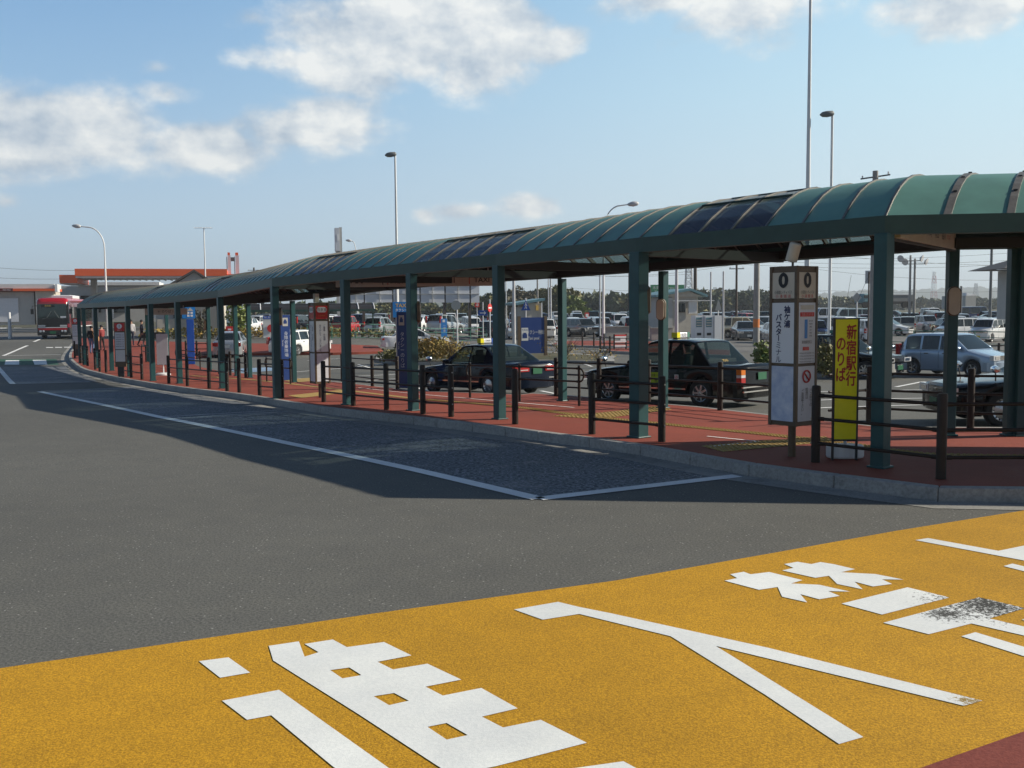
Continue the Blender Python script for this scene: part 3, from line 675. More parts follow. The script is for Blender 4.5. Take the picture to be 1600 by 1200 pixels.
# ------------------------------------------------------------------ motor vehicles
def lerp_poly(pl, x):
    for (x0, z0), (x1, z1) in zip(pl, pl[1:]):
        if (x0 >= x >= x1) or (x0 <= x <= x1):
            t = (x - x0) / (x1 - x0) if x1 != x0 else 0; return z0 + (z1 - z0) * t
    return pl[0][1] if abs(x - pl[0][0]) < abs(x - pl[-1][0]) else pl[-1][1]
SPECS = dict(
    cab=dict(L=4.70, W=1.70, H=1.525, wb=2.79, fo=.82, rw=.315, hood=(.80, .93), belt=.93, deck=(.95, .90), A=.98, B=.30, C=-1.02, D=-1.52, win=[(.36, -.30), (-.38, -1.02)], tumble=.20, tl=(.07, .16, .30, .70), hl=(.06, .46, .15, .66), clad=False),
    saloon=dict(L=4.72, W=1.70, H=1.43, wb=2.73, fo=.84, rw=.315, hood=(.74, .88), belt=.89, deck=(.93, .88), A=.98, B=.18, C=-.92, D=-1.62, win=[(.50, -.28), (-.34, -.98)], tumble=.24, tl=(.07, .50, .14, .74), hl=(.06, .42, .14, .63), clad=False),
    sedan=dict(L=4.45, W=1.695, H=1.47, wb=2.6, fo=.86, rw=.31, hood=(.74, .92), belt=.92, deck=(1.0, .97), A=1.10, B=.25, C=-.85, D=-1.55, win=[(.60, -.12), (-.18, -.90)], tumble=.26, tl=(.09, .30, .22, .80), hl=(.09, .36, .17, .66), clad=False),
    wagon=dict(L=4.35, W=1.695, H=1.48, wb=2.6, fo=.84, rw=.31, hood=(.74, .92), belt=.92, deck=(.94, .90), A=1.12, B=.30, C=-1.72, D=-2.05, win=[(.62, -.10), (-.16, -.95), (-1.02, -1.72)], tumble=.22, tl=(.09, .16, .42, .90), hl=(.09, .36, .17, .66), clad=False),
    hatch=dict(L=3.83, W=1.67, H=1.53, wb=2.39, fo=.76, rw=.30, hood=(.76, .95), belt=.95, deck=(.96, .90), A=.98, B=.28, C=-1.52, D=-1.80, win=[(.55, -.12), (-.18, -.86), (-.94, -1.55)], tumble=.19, tl=(.08, .15, .44, .92), hl=(.10, .38, .17, .70), clad=False),
    minivan=dict(L=4.5, W=1.70, H=1.78, wb=2.72, fo=.84, rw=.32, hood=(.86, 1.06), belt=1.02, deck=(1.02, .98), A=1.42, B=.62, C=-1.92, D=-2.18, win=[(1.10, .14), (.08, -.92), (-1.0, -1.9)], tumble=.16, tl=(.08, .15, .46, 1.0), hl=(.09, .34, .20, .74), clad=False),
    kei=dict(L=3.395, W=1.475, H=1.62, wb=2.38, fo=.62, rw=.28, hood=(.88, 1.02), belt=.98, deck=(.98, .95), A=1.12, B=.62, C=-1.46, D=-1.64, win=[(.90, .06), (0, -.82), (-.88, -1.42)], tumble=.13, tl=(.07, .14, .34, .82), hl=(.08, .28, .18, .74), clad=False),
    van=dict(L=4.6, W=1.70, H=1.97, wb=2.5, fo=.95, rw=.32, hood=(.92, 1.08), belt=1.06, deck=(1.06, 1.0), A=1.95, B=1.45, C=-2.12, D=-2.24, win=[(1.72, .75), (.65, -.85), (-.95, -2.0)], tumble=.13, tl=(.07, .15, .38, .95), hl=(.08, .36, .22, .78), clad=False),
    suv=dict(L=4.4, W=1.76, H=1.72, wb=2.62, fo=.86, rw=.36, hood=(.92, 1.06), belt=1.06, deck=(1.06, 1.02), A=1.02, B=.35, C=-1.75, D=-2.08, win=[(.62, -.14), (-.2, -1.0), (-1.08, -1.75)], tumble=.18, tl=(.08, .15, .62, 1.22), hl=(.08, .36, .18, .82), clad=True),
    pickup=dict(L=3.395, W=1.475, H=1.78, wb=1.9, fo=.35, rw=.27, hood=(.86, .98), belt=.95, deck=(.72, .72), A=1.60, B=1.18, C=.42, D=.34, win=[(1.35, .5)], tumble=.12, tl=(.06, .26, .12, .52), hl=(.08, .24, .18, .72), clad=False),
)
PAINT = {}
def paint(name, col, metal=0.0, rough=.22):
    m = mat('paint_' + name, col, rough, metal, coat=.6); PAINT[name] = m; return m
for n_, c, me_ in (('white', (.76, .77, .77), 0), ('silver', (.48, .50, .52), .55), ('pale_blue', (.36, .45, .56), .35), ('beige', (.48, .46, .38), .45), ('grey', (.13, .14, .15), .4), ('black', (.008, .008, .01), .0), ('red', (.42, .015, .015), 0), ('navy', (.02, .035, .10), .2), ('dark_green', (.02, .07, .055), .2), ('mint', (.52, .62, .56), .1), ('wine', (.10, .018, .02), .2), ('bronze', (.16, .11, .07), .4), ('blue', (.03, .08, .24), .2), ('teal', (.26, .36, .36), .3)):
    paint(n_, c, me_)
for n_, c in (('taxi_black', (.005, .0055, .007)), ('taxi_navy', (.006, .011, .024))): MATS['paint_' + n_] = mat('cab_' + n_, c, .10, coat=.0, spec=.32)
MESH = {}
def wheel_meshes(rw, style):
    key = ('wheel', rw, style)
    if key in MESH: return MESH[key]
    w = .185; Mx = Matrix.Rotation(R(-90), 4, 'X'); t = MB()
    t.lathe([(rw * .62, -w / 2), (rw * .93, -w / 2), (rw, -w / 2 + .03), (rw, w / 2 - .03), (rw * .93, w / 2), (rw * .66, w / 2), (rw * .60, w / 2 - .04)], 28, 0, Mx)
    r = MB(); q = rw * .66
    if style == 'cap':
        r.lathe([(q, w / 2 - .015), (q * .97, w / 2 + .004), (q * .80, w / 2 - .012), (q * .45, w / 2 + .004), (q * .2, w / 2 + .016), (0, w / 2 + .018)], 24, 0, Mx)
        for k in range(16):
            a = 2 * math.pi * k / 16; p = Matrix.Rotation(a, 4, 'Y') @ Matrix.Translation((q * .86, w / 2 - .002, 0)); r.box(0, 0, 0, .035, .012, .016, 0, 1, p)
    else:
        r.lathe([(q, w / 2 - .01), (q * .95, w / 2 + .004), (q * .86, w / 2 - .008), (q * .84, w / 2 - .06), (0, w / 2 - .065)], 24, 0, Mx); r.m[-24:] = [1] * 24
        for k in range(5 if style == 'five' else 7):
            a = 2 * math.pi * k / (5 if style == 'five' else 7); p = Matrix.Rotation(a, 4, 'Y') @ Matrix.Translation((q * .45, w / 2 - .014, 0)); r.box(0, 0, 0, q * .92, .03, q * .24, 0, 0, p)
        r.lathe([(q * .22, w / 2 - .02), (q * .2, w / 2 + .008), (0, w / 2 + .012)], 16, 0, Mx)
    MESH[key] = (t.mesh('tyre', 'tyre', smooth=True, angle=40), r.mesh('rim', ['rim', 'trim_black'], smooth=True, angle=30)); return MESH[key]

def car_parts(kind):
    """all part meshes of one kind of vehicle, in its own coordinates: x forward, origin on the ground"""
    if kind in MESH: return MESH[kind]
    q = SPECS[kind]; L, W, H = q['L'], q['W'], q['H']; hx = L / 2; rw = q['rw']; fx = hx - q['fo']; rx = fx - q['wb']; zb = q['belt']; sill = .20 if rw < .34 else .28
    h0, h1 = q['hood']; d1, d0 = q['deck']; A, B, C, D = q['A'], q['B'], q['C'], q['D']
    top = [(hx, h0 - .10), (hx - .05, h0 - .02), (hx - .16, h0), (A, h1), (A - .12, zb), (D, zb if D < -hx + .5 else d1), (-hx + .10, d1 if D > -hx + .5 else zb), (-hx + .03, d0), (-hx, d0 - .12)]
    Ra = rw + .055; xs = {hx, hx - .02, hx - .05, hx - .1, hx - .16, hx - .3, hx - .5, -hx, -hx + .02, -hx + .05, -hx + .1, -hx + .25, -hx + .5, A, A - .12, max(D, -hx + .11), 0, .4, -.4, .8, -.8}
    for ax in (fx, rx):
        for d in (1.004, .999, .92, .75, .5, .25, 0): xs |= {round(ax + Ra * d, 4), round(ax - Ra * d, 4)}
    xs = sorted((x for x in xs if -hx <= x <= hx), reverse=True)
    def wid(x):
        e = max(0, (abs(x) - (hx - .55)) / .55); return W / 2 * (1 - .17 * e ** 2.6)
    def section(x):
        w = wid(x); zt = lerp_poly(top, x); e = max(0, (abs(x) - (hx - .12)) / .12); z0 = sill + .05 * e
        for ax in (fx, rx):
            d = abs(x - ax)
            if d < Ra: z0 = max(z0, rw + math.sqrt(Ra * Ra - d * d))
        zm = z0 + (zt - z0) * .40; sh = min(.10, (zt - z0) * .3)
        return [(x, 0, z0), (x, w - .05, z0), (x, w - .012, z0 + min(.05, (zt - z0) * .2)), (x, w, zm), (x, w - .006, zt - sh), (x, w - .03, zt - sh * .35), (x, w - .09, zt - .002), (x, w * .55, zt + .018), (x, 0, zt + .024)]
    G_ = [section(x) for x in xs]; body = MB(); ns = 9
    for s in (1, -1):
        vs = [(x, s * y, z) for sec in G_ for (x, y, z) in sec]; fs = []
        for i in range(len(xs) - 1):
            for j in range(ns - 1):
                a, b_ = i * ns + j, i * ns + j + 1; f = (a, b_, b_ + ns, a + ns); fs.append(f if s > 0 else f[::-1])
        e = (len(xs) - 1) * ns
        fs.append(tuple(range(ns - 1, -1, -1)) if s > 0 else tuple(range(ns))); fs.append(tuple(e + k for k in range(ns)) if s > 0 else tuple(e + k for k in range(ns - 1, -1, -1)))
        fs.append((0, ) * 0 or (0, ns - 1, ns - 1)[:0]) if False else None
        body.add(vs, fs, 0)
    # greenhouse: pillars and roof belong to the body, each pane is a mesh of its own
    roofz = [(A, zb if A < fx - .3 else h1), (B, H - .05), (B - .18, H - .012), ((B + C) / 2, H), (C + .2, H - .018), (C, H - .06), (D, lerp_poly(top, D))]
    st = {A, A - .05 * (A - B), A - .94 * (A - B), A - .5 * (A - B), B, B - .18, (B + C) / 2, C + .2, C, C + .06 * (D - C), C + .5 * (D - C), C + .93 * (D - C), D}
    for a, c in q['win']: st |= {a, c}
    st = sorted((x for x in st if D <= x <= A), reverse=True)
    def green(x):
        zr = lerp_poly(roofz, x); z0 = lerp_poly(top, x) - .02; wb_ = wid(x) - .055; wr = W / 2 - q['tumble']
        def wz(z): return wb_ + (min(wr, wb_) - wb_) * max(0, (z - zb)) / (H - zb)
        hgt = zr - z0; lv = [0, .06, .90, 1.0]; o = [(x, wz(z0 + hgt * k), z0 + hgt * k) for k in lv]; we = wz(zr); cr = min(.03, hgt * .2)
        return o + [(x, we - .05, zr + cr * .55), (x, we * .55, zr + cr), (x, 0, zr + cr * 1.15)]
    Gr = [green(x) for x in st]; panes = {}; ng = 7
    for s in (1, -1):
        for i in range(len(st) - 1):
            xm = (st[i] + st[i + 1]) / 2
            for j in range(ng - 1):
                key = None
                if j == 1:
                    for wi, (a, c) in enumerate(q['win']):
                        if c < xm < a: key = ('side_window', wi, s)
                elif j >= 4:
                    if A - .05 * (A - B) > xm > A - .94 * (A - B): key = ('windscreen', 0, 0)
                    elif kind != 'pickup' and C + .06 * (D - C) > xm > C + .93 * (D - C): key = ('rear_window', 0, 0)
                vs = [(p[0], s * p[1], p[2]) for p in (Gr[i][j], Gr[i][j + 1], Gr[i + 1][j + 1], Gr[i + 1][j])]
                if s < 0: vs = vs[::-1]
                (panes.setdefault(key, MB()) if key else body).add(vs, [(0, 1, 2, 3)], 0)
    if q['clad']:
        for s in (1, -1): body.box((fx + rx) / 2, s * (W / 2 - .01), sill + .1, q['wb'] - 2 * Ra - .04, .04, .17, 0, 1)
    if kind == 'pickup':
        body.box(-.55, 0, .78, 2.2, W - .1, .06, 0, 0); body.box(-.62, W / 2 - .06, .95, 2.1, .04, .3, 0, 0); body.box(-.62, -W / 2 + .06, .95, 2.1, .04, .3, 0, 0); body.box(-1.66, 0, .95, .04, W - .1, .3, 0, 0)
    # shut lines, sill moulding
    for wi, (a, c) in enumerate(q['win'][:2]):
        for s in (1, -1):
            for x in ((a + .03, c - .02) if wi == 0 else (c + .0,)):
                if abs(x - fx) > Ra + .02 and abs(x - rx) > Ra + .02: body.box(x, s * (W / 2 - .008), (sill + zb) / 2 + .02, .008, .02, zb - sill - .16, 0, 1)
    ub = MB(); ub.box(0, 0, .36, L - .35, W - .62, .34); ub.box((fx + rx) / 2, 0, .33, q['wb'] - 2 * Ra - .02, W - .12, .22); ub.box(0, 0, zb - .16, max(.3, B - C + 1.0), W - .34, .02)
    P_ = dict(body=body.mesh('body', ['paint_white', 'trim_black'], smooth=True, weld=True, angle=28), underbody=ub.mesh('underbody', 'underbody'))
    panes_m = {k: m.mesh(k[0], 'dark_glass', smooth=True, weld=True, angle=40) for k, m in panes.items()}
    bumpers = []
    for e, s in ((hx, 1), (-hx, -1)):
        m = MB(); n = 12; o_, i_ = [], []
        for k in range(n + 1):
            y = W * (k / n - .5) * .985; t = abs(2 * k / n - 1); o_.append((e + s * (.055 - .24 * t ** 4), y)); i_.append((e + s * (-.10 - .24 * t ** 4), y))
        pl = o_ + i_[::-1]; z0, z1 = (.24, .54) if kind not in ('kei', 'van', 'pickup') else (.26, .52)
        if s < 0: pl = pl[::-1]
        m.prism(pl, z0, z1); bumpers.append(m.mesh('bumper', ['paint_white'], smooth=True, angle=40))
    ly = W / 2 - q['hl'][1] / 2 - .06; lights = []
    m = MB(); M = Matrix.Translation((hx - q['hl'][0] / 2 + .012, 0, q['hl'][3])); m.box(0, 0, 0, q['hl'][0] * 1.5, q['hl'][1], q['hl'][2], 0, 0, M); m.box(q['hl'][0] * .72, q['hl'][1] * .06, 0, .03, q['hl'][1] * .62, q['hl'][2] * .6, 0, 1, M)
    hl = m.mesh('headlight', ['lamp_clear', 'chrome'])
    tl_ = q['tl']; m = MB(); m.box(-hx + .035, 0, tl_[3] + .02, tl_[0] * 1.9, tl_[1], tl_[2]); m.box(-hx - .014 - tl_[0] * .2, 0, tl_[3] - tl_[2] * .05, .02, tl_[1] * .8, tl_[2] * .16, 0, 1); 
    if kind == 'cab':
        m = MB(); x = -hx + .035
        for z0, z1, mi in ((.56, .68, 0), (.685, .745, 1), (.75, .88, 2)): m.box(x, 0, (z0 + z1) / 2, .13, tl_[1], z1 - z0, 0, mi)
    tlm = m.mesh('taillight', ['lamp_red', 'lamp_clear', 'lamp_amber'])
    ty = W / 2 - tl_[1] / 2 - (.05 if tl_[1] > .2 else .03)
    gr = MB(); gz0 = q['hl'][3]; gw = W - 2 * q['hl'][1] - .2
    gr.box(hx - .01, 0, gz0, .05, gw, q['hl'][2] * .9, 0, 1)
    for k in range(5): gr.box(hx + .018, 0, gz0 - q['hl'][2] * .38 + q['hl'][2] * .19 * k, .02, gw, .012, 0, 0)
    gr.box(hx + .022, 0, gz0, .02, .09, .06, 0, 0); grm = gr.mesh('grille', ['chrome', 'trim_black'])
    pl = MB(); pl.box(0, 0, 0, .015, .33, .165); plm = pl.mesh('number_plate', 'plate_white')
    mi = MB(); mi.lathe([(0, -.09), (.06, -.085), (.075, 0), (.06, .085), (0, .09)], 10, 0, Matrix.Rotation(R(90), 4, 'X')); mi.box(0, -.09, -.05, .03, .10, .03, 0, 0); mim = mi.mesh('mirror', ['paint_white'], smooth=True, angle=50)
    dh = MB(); dh.box(0, 0, 0, .17, .03, .03); dhm = dh.mesh('door_handle', 'trim_black')
    MESH[kind] = dict(P=P_, panes=panes_m, bumpers=bumpers, hl=(hl, ly), tl=(tlm, ty), grille=grm, plate=plm, mirror=mim, handle=dhm, fx=fx, rx=rx, q=q, hx=hx); return MESH[kind]

def link(name, me, parent, loc=(0, 0, 0), rot=(0, 0, 0), sc=(1, 1, 1), mats=None):
    o = bpy.data.objects.new(name, me); COL.objects.link(o); o.parent = parent; o.location = loc; o.rotation_euler = rot; o.scale = sc
    for k, m in enumerate(mats or ()):
        if m: o.material_slots[k].link = 'OBJECT'; o.material_slots[k].material = MATS[m]
    return o
def car(kind, colour, name, label, cat, pos, heading, wheel='seven', bumper=None, glass='dark_glass', plate=('plate_white', 'plate_white'), detail=2, group=None, dz=0.0):
    K = car_parts(kind); q = K['q']; z = gz(*pos) + dz; r = thing(name, label, cat, (pos[0], pos[1], z), R(heading), group); pm = 'paint_' + colour; hx = K['hx']; W = q['W']
    # follow the slope of the ground under the wheels
    dx, dy = math.cos(R(heading)), math.sin(R(heading)); k = 1.3
    r.rotation_euler[1] = -math.atan2(gz(pos[0] + dx * k, pos[1] + dy * k) - gz(pos[0] - dx * k, pos[1] - dy * k), 2 * k)
    link('body', K['P']['body'], r, mats=[pm]); link('underbody', K['P']['underbody'], r)
    for (nm, wi, s), me in K['panes'].items(): link(nm, me, r, mats=[glass])
    for me in K['bumpers']: link('bumper', me, r, mats=[bumper or pm])
    for s in (1, -1):
        link('headlight', K['hl'][0], r, (0, s * K['hl'][1], 0), sc=(1, -s, 1)); link('taillight', K['tl'][0], r, (0, s * K['tl'][1], 0))
        tm, rm = wheel_meshes(q['rw'], wheel)
        for ax in (K['fx'], K['rx']):
            w = link('wheel', tm, r, (ax, s * (W / 2 - .115), q['rw']), (0, 0, 0 if s > 0 else math.pi)); link('rim', rm, w)
        if detail > 1:
            for wi, (a, c) in enumerate(q['win'][:2]): link('door_handle', K['handle'], r, (c + .22, s * (W / 2 - .004), q['belt'] - .12))
        if detail > 0: link('mirror', K['mirror'], r, (q['A'] - (q['A'] - q['B']) * .42, s * (W / 2 + .06), q['belt'] + .07), sc=(1, s, 1), mats=[pm])
    link('grille', K['grille'], r)
    link('number_plate', K['plate'], r, (hx + .066, 0, .40), mats=[plate[0]]); link('number_plate', K['plate'], r, (-hx - (.066 if q['tl'][1] < .25 and kind != 'cab' else .03), 0, .42 if kind not in ('sedan', 'saloon', 'cab') else .70), mats=[plate[1]])
    return r
# ---- the taxis in the rank
def taxi_extras(r, kind, sign='cab'):
    K = car_parts(kind); q = K['q']; H = q['H']; W = q['W']; hx = K['hx']
    m = MB(); m.box((q['B'] + q['C']) / 2 + .25, 0, H + .11, .16, .46, .13, 0, 0); m.box((q['B'] + q['C']) / 2 + .25, 0, H + .04, .10, .5, .05, 0, 1); s = m.build('roof_sign', ['white_gloss', 'trim_black'], r, bevel=.02)
    m = MB(); m.box((q['B'] + q['C']) / 2 + .25, .19, H + .115, .168, .12, .13); m.build('sign_panel', 'sign_yellow', s)
    m = MB(); m.box((q['B'] + q['C']) / 2 + .25, -.20, H + .115, .168, .09, .13); m.build('sign_panel', 'sign_blue' if sign != 'cab' else 'mesh_green', s)
    put_text(s, 'U2' if sign == 'cab' else 'TAXI', .13 if sign == 'cab' else .08, 'navy_ink', ((q['B'] + q['C']) / 2 + .25 - .083, -.02, H + .115), (R(90), 0, R(-90)), name='lettering')
    put_text(s, 'U2' if sign == 'cab' else 'TAXI', .13 if sign == 'cab' else .08, 'navy_ink', ((q['B'] + q['C']) / 2 + .25 + .083, -.02, H + .115), (R(90), 0, R(90)), name='lettering')
    for sd_ in (1, -1):      # chrome fender mirrors and sill strips
        m = MB(); m.tube([(K['fx'] + .12, sd_ * (W / 2 - .10), q['hood'][1] - .06), (K['fx'] + .14, sd_ * (W / 2 - .07), q['hood'][1] + .10)], .012, 6, 1)
        m.lathe([(0, -.085), (.055, -.08), (.07, 0), (.055, .08), (0, .085)], 10, 0, Matrix.Translation((K['fx'] + .15, sd_ * (W / 2 - .06), q['hood'][1] + .15)) @ Matrix.Rotation(R(90), 4, 'X')); m.build('fender_mirror', ['chrome', 'trim_black'], r, smooth=True, angle=50)
        m = MB(); m.box((K['fx'] + K['rx']) / 2, sd_ * (W / 2 + .004), .40, q['wb'] - 2 * q['rw'] - .14, .02, .035); m.box((K['fx'] + K['rx']) / 2 - .1, sd_ * (W / 2 - .028), q['belt'] - .02, q['win'][0][0] - q['win'][1][1], .02, .018); m.build('side_moulding', 'chrome', r)
    m = MB()
    for x, y in ((.05, .36), (.05, -.36)):
        m.box(x, y, .55, .5, .5, .16); m.box(x - .28, y, .86, .13, .48, .56); m.box(x - .32, y, 1.20, .09, .26, .17)
    m.box(-.95, 0, .55, .5, 1.25, .16); m.box(-1.22, 0, .82, .14, 1.25, .5); m.build('seat', 'seat_dark', r, bevel=.03)
    m = MB(); m.box(.74, 0, .80, .3, 1.35, .16); m.tube([(.52 + .05 * math.sin(R(30 * k)), -.36 + .18 * math.cos(R(30 * k)), .92 + .17 * math.sin(R(30 * k))) for k in range(13)], .014, 6); m.build('dashboard', 'trim_black', r)
def figure(name, label, loc, rz, joints, edges, radii, bands, hair=None, cat='person', parent_hair=True, group=None):
    """one continuous body grown over a posed skeleton; materials by height bands"""
    me = bpy.data.meshes.new('body'); me.from_pydata(joints, edges, []); o = bpy.data.objects.new('body', me); COL.objects.link(o)
    sk = o.modifiers.new('skin', 'SKIN'); sb = o.modifiers.new('sub', 'SUBSURF'); sb.levels = 2; sb.render_levels = 2
    for i, r_ in enumerate(radii): me.skin_vertices[0].data[i].radius = (r_, r_) if not isinstance(r_, tuple) else r_; me.skin_vertices[0].data[i].use_root = (i == 0)
    m2 = bpy.data.meshes.new_from_object(o.evaluated_get(bpy.context.evaluated_depsgraph_get())); bpy.data.objects.remove(o)
    m2.materials.clear(); names = [b_[1] for b_ in bands]
    for n_ in names: m2.materials.append(MATS[n_])
    for p in m2.polygons:
        for k, (test, _) in enumerate(bands):
            if test(p.center): p.material_index = k; break
        p.use_smooth = True
    b_ = bpy.data.objects.new(name, m2); COL.objects.link(b_); b_.location = loc; b_.rotation_euler = (0, 0, rz); tag(b_, label, cat, group)
    if hair:
        hc, hr, hm = hair; m = MB(); m.lathe([(0, hr * 1.02)] + [(hr * math.sin(R(a)), hr * math.cos(R(a))) for a in (20, 45, 70, 95)] + [(hr * .7, -hr * .45)], 14, 0, Matrix.Translation(hc)); m.build('hair', hm, b_, smooth=True)
    return b_
def hand_(J, E_, Rr, w, dirn, side):
    """palm, four unequal fingers and a thumb as chains rooted in the palm; returns nothing, extends the skeleton"""
    d = Vector(dirn).normalized(); s = Vector(side).normalized(); wi = w; base = Vector(J[w]); pl = len(J); J.append(tuple(base + d * .06)); E_.append((wi, pl)); Rr.append(.026)
    for k, ln_ in enumerate((.062, .072, .067, .052)):
        a = len(J); root = base + d * .085 + s * (.021 * (k - 1.5)); J.append(tuple(root)); E_.append((pl, a)); Rr.append(.0095)
        J.append(tuple(root + d * ln_ * .55)); E_.append((a, a + 1)); Rr.append(.0088); J.append(tuple(root + d * ln_ + s.cross(d) * .02)); E_.append((a + 1, a + 2)); Rr.append(.0075)
    a = len(J); J.append(tuple(base + d * .035 + s * .042)); E_.append((pl, a)); Rr.append(.011); J.append(tuple(base + d * .075 + s * .06)); E_.append((a, a + 1)); Rr.append(.009)
def driver(cx, cy, label, top='cloth_navy'):
    """seated at the wheel, hands on its rim: coordinates of the car turned by its heading later"""
    J = [(-.12, 0, .68), (-.13, 0, .86), (-.15, 0, 1.06), (-.13, 0, 1.17), (-.11, 0, 1.24), (-.09, 0, 1.35), (-.14, .17, 1.10), (.02, .22, .88), (.27, .17, .95), (-.14, -.17, 1.10), (.02, -.22, .88), (.27, -.17, .95), (-.10, .10, .66), (.32, .12, .70), (.46, .12, .32), (-.10, -.10, .66), (.32, -.12, .70), (.46, -.12, .32), (.015, 0, 1.30)]
    E_ = [(0, 1), (1, 2), (2, 3), (3, 4), (4, 5), (2, 6), (6, 7), (7, 8), (2, 9), (9, 10), (10, 11), (0, 12), (12, 13), (13, 14), (0, 15), (15, 16), (16, 17), (5, 18)]
    Rr = [.13, .13, .14, .06, .085, .095, .07, .05, .033, .07, .05, .033, .09, .075, .05, .09, .075, .05, .02]
    hand_(J, E_, Rr, 8, (.8, -.1, .4), (0, .3, 1)); hand_(J, E_, Rr, 11, (.8, .1, .4), (0, -.3, 1))
    return J, E_, Rr
def seat_driver(r, label, top='cloth_navy'):
    J, E_, Rr = driver(0, 0, label); h = r.rotation_euler[2]; off = Vector((.08, -.36, .02)); off.rotate(Matrix.Rotation(h, 3, 'Z'))
    figure('person', label, (r.location.x + off.x, r.location.y + off.y, r.location.z + off.z), h, J, E_, Rr, [(lambda c: c.z > 1.16 or (c.x > .26 and .80 < c.z < 1.1), 'skin'), (lambda c: c.z < .74, 'cloth_grey'), (lambda c: True, top)], hair=((-.10, 0, 1.385), .112, 'hair'))

def place(pos, heading, along, side):
    """body centre of a vehicle from the ground point of one wheel"""
    h = R(heading); return (pos[0] + math.cos(h) * along - math.sin(h) * side, pos[1] + math.sin(h) * along + math.cos(h) * side)
TX = 'taxis waiting in the rank'
rx = SPECS['cab']; rxx = 4.7 / 2 - .82 - 2.79
p = place((4.35, 22.75), 133, -rxx, -.76)
t1 = car('cab', 'taxi_black', 'taxi', 'black boxy taxi seen from behind with a lime green sticker on its door', 'taxi', p, 133, wheel='chrome', bumper='paint_taxi_black', glass='car_glass', plate=('plate_green', 'plate_green'), group=TX)
taxi_extras(t1, 'cab'); seat_driver(t1, 'person in dark clothes at the wheel of the black taxi with the lime sticker')
m = MB(); m.box(-.02, .853, .64, .36, .012, .27); m.build('door_sticker', mat('lime', (.50, .68, .02), .5), t1)
put_text(t1, '自動ドア', .075, 'black_ink', (-.02, .861, .70), (R(90), 0, R(180))); put_text(t1, '乗', .11, 'black_ink', (-.02, .861, .58), (R(90), 0, R(180)))
m = MB(); m.box(-.62, .853, .66, .11, .012, .14); m.build('door_sticker', 'white_gloss', t1)
m = MB(); m.tube([(-.62 + .035 * math.cos(R(30 * k)), .862, .67 + .035 * math.sin(R(30 * k))) for k in range(13)], .006, 5); m.tube([(-.645, .862, .695), (-.595, .862, .645)], .006, 5); m.build('no_smoking_mark', 'red_ink', t1)
put_text(t1, '7210', .10, 'gold_ink', (-1.475, .12, 1.04), (R(42), 0, R(-90)))
m = MB(); m.box(-2.40, 0, .47, .04, 1.62, .03); m.box(-2.41, 0, .37, .04, 1.58, .03); m.build('bumper_trim', 'chrome', t1)
p = place((-.62, 27.9), 130, 4.72 / 2 - .0 - (4.72 / 2 - .84 - 2.73) - 4.72 / 2, -.76)
t2 = car('saloon', 'taxi_navy', 'taxi', 'dark blue saloon taxi with round steel hubcaps, left of the lime sticker taxi', 'taxi', p, 130, wheel='cap', bumper='paint_taxi_navy', glass='car_glass', plate=('plate_green', 'plate_green'), group=TX)
taxi_extras(t2, 'saloon', 'blue'); seat_driver(t2, 'person in a dark jacket at the wheel of the dark blue saloon taxi')
m = MB(); m.box(-2.375, 0, .50, .05, 1.60, .035); m.box(-2.366, 0, .83, .03, 1.5, .03); m.build('bumper_trim', 'chrome', t2)
p = place(G(1352, 592), -50, -(4.7 / 2 - .82), .76)
t3 = car('cab', 'taxi_black', 'taxi', 'black taxi with chrome grille facing right, behind the yellow sign', 'taxi', p, -50, wheel='chrome', bumper='chrome', glass='car_glass', plate=('plate_green', 'plate_green'), group=TX)
taxi_extras(t3, 'cab'); seat_driver(t3, 'person in dark clothes at the wheel of the black taxi behind the yellow sign')
p = place(G(1565, 667), 178, -(4.72 / 2 - .84), -.76)
t4 = car('saloon', 'taxi_black', 'taxi', 'black saloon taxi facing left at the right edge with a barred chrome grille', 'taxi', p, 178, wheel='cap', bumper='paint_taxi_black', glass='car_glass', plate=('plate_green', 'plate_green'), group=TX)
taxi_extras(t4, 'saloon', 'blue')
put_text(t4, '袖ケ浦', .10, 'gold_ink', (.98, .852, .70), (R(90), 0, R(180)))

# ---- private cars near the rank
def by_wheel(kind, uv, heading, axle, side):
    q = SPECS[kind]; fx = q['L'] / 2 - q['fo']; ax = fx if axle == 'f' else fx - q['wb']; return place(G(*uv), heading, -ax, -side * (q['W'] / 2 - .1))
car('hatch', 'pale_blue', 'parked_car', 'pale metallic blue five-door car with roof rails, behind the right-hand taxis', 'car', by_wheel('hatch', (1520, 590), -58, 'f', -1), -58, wheel='five')
car('sedan', 'silver', 'parked_car', 'silver saloon seen from behind with red tail lamps, left of the white estate', 'car', G(362, 556), 99, wheel='five')
car('wagon', 'white', 'parked_car', 'white estate car angled away beyond the deep blue sign pillar, right of the silver saloon', 'car', G(470, 553), 64, wheel='five')
car('saloon', 'white', 'parked_car', 'white saloon half hidden behind the dry shrubs of the planted island', 'car', G(650, 546), 14, wheel='seven')

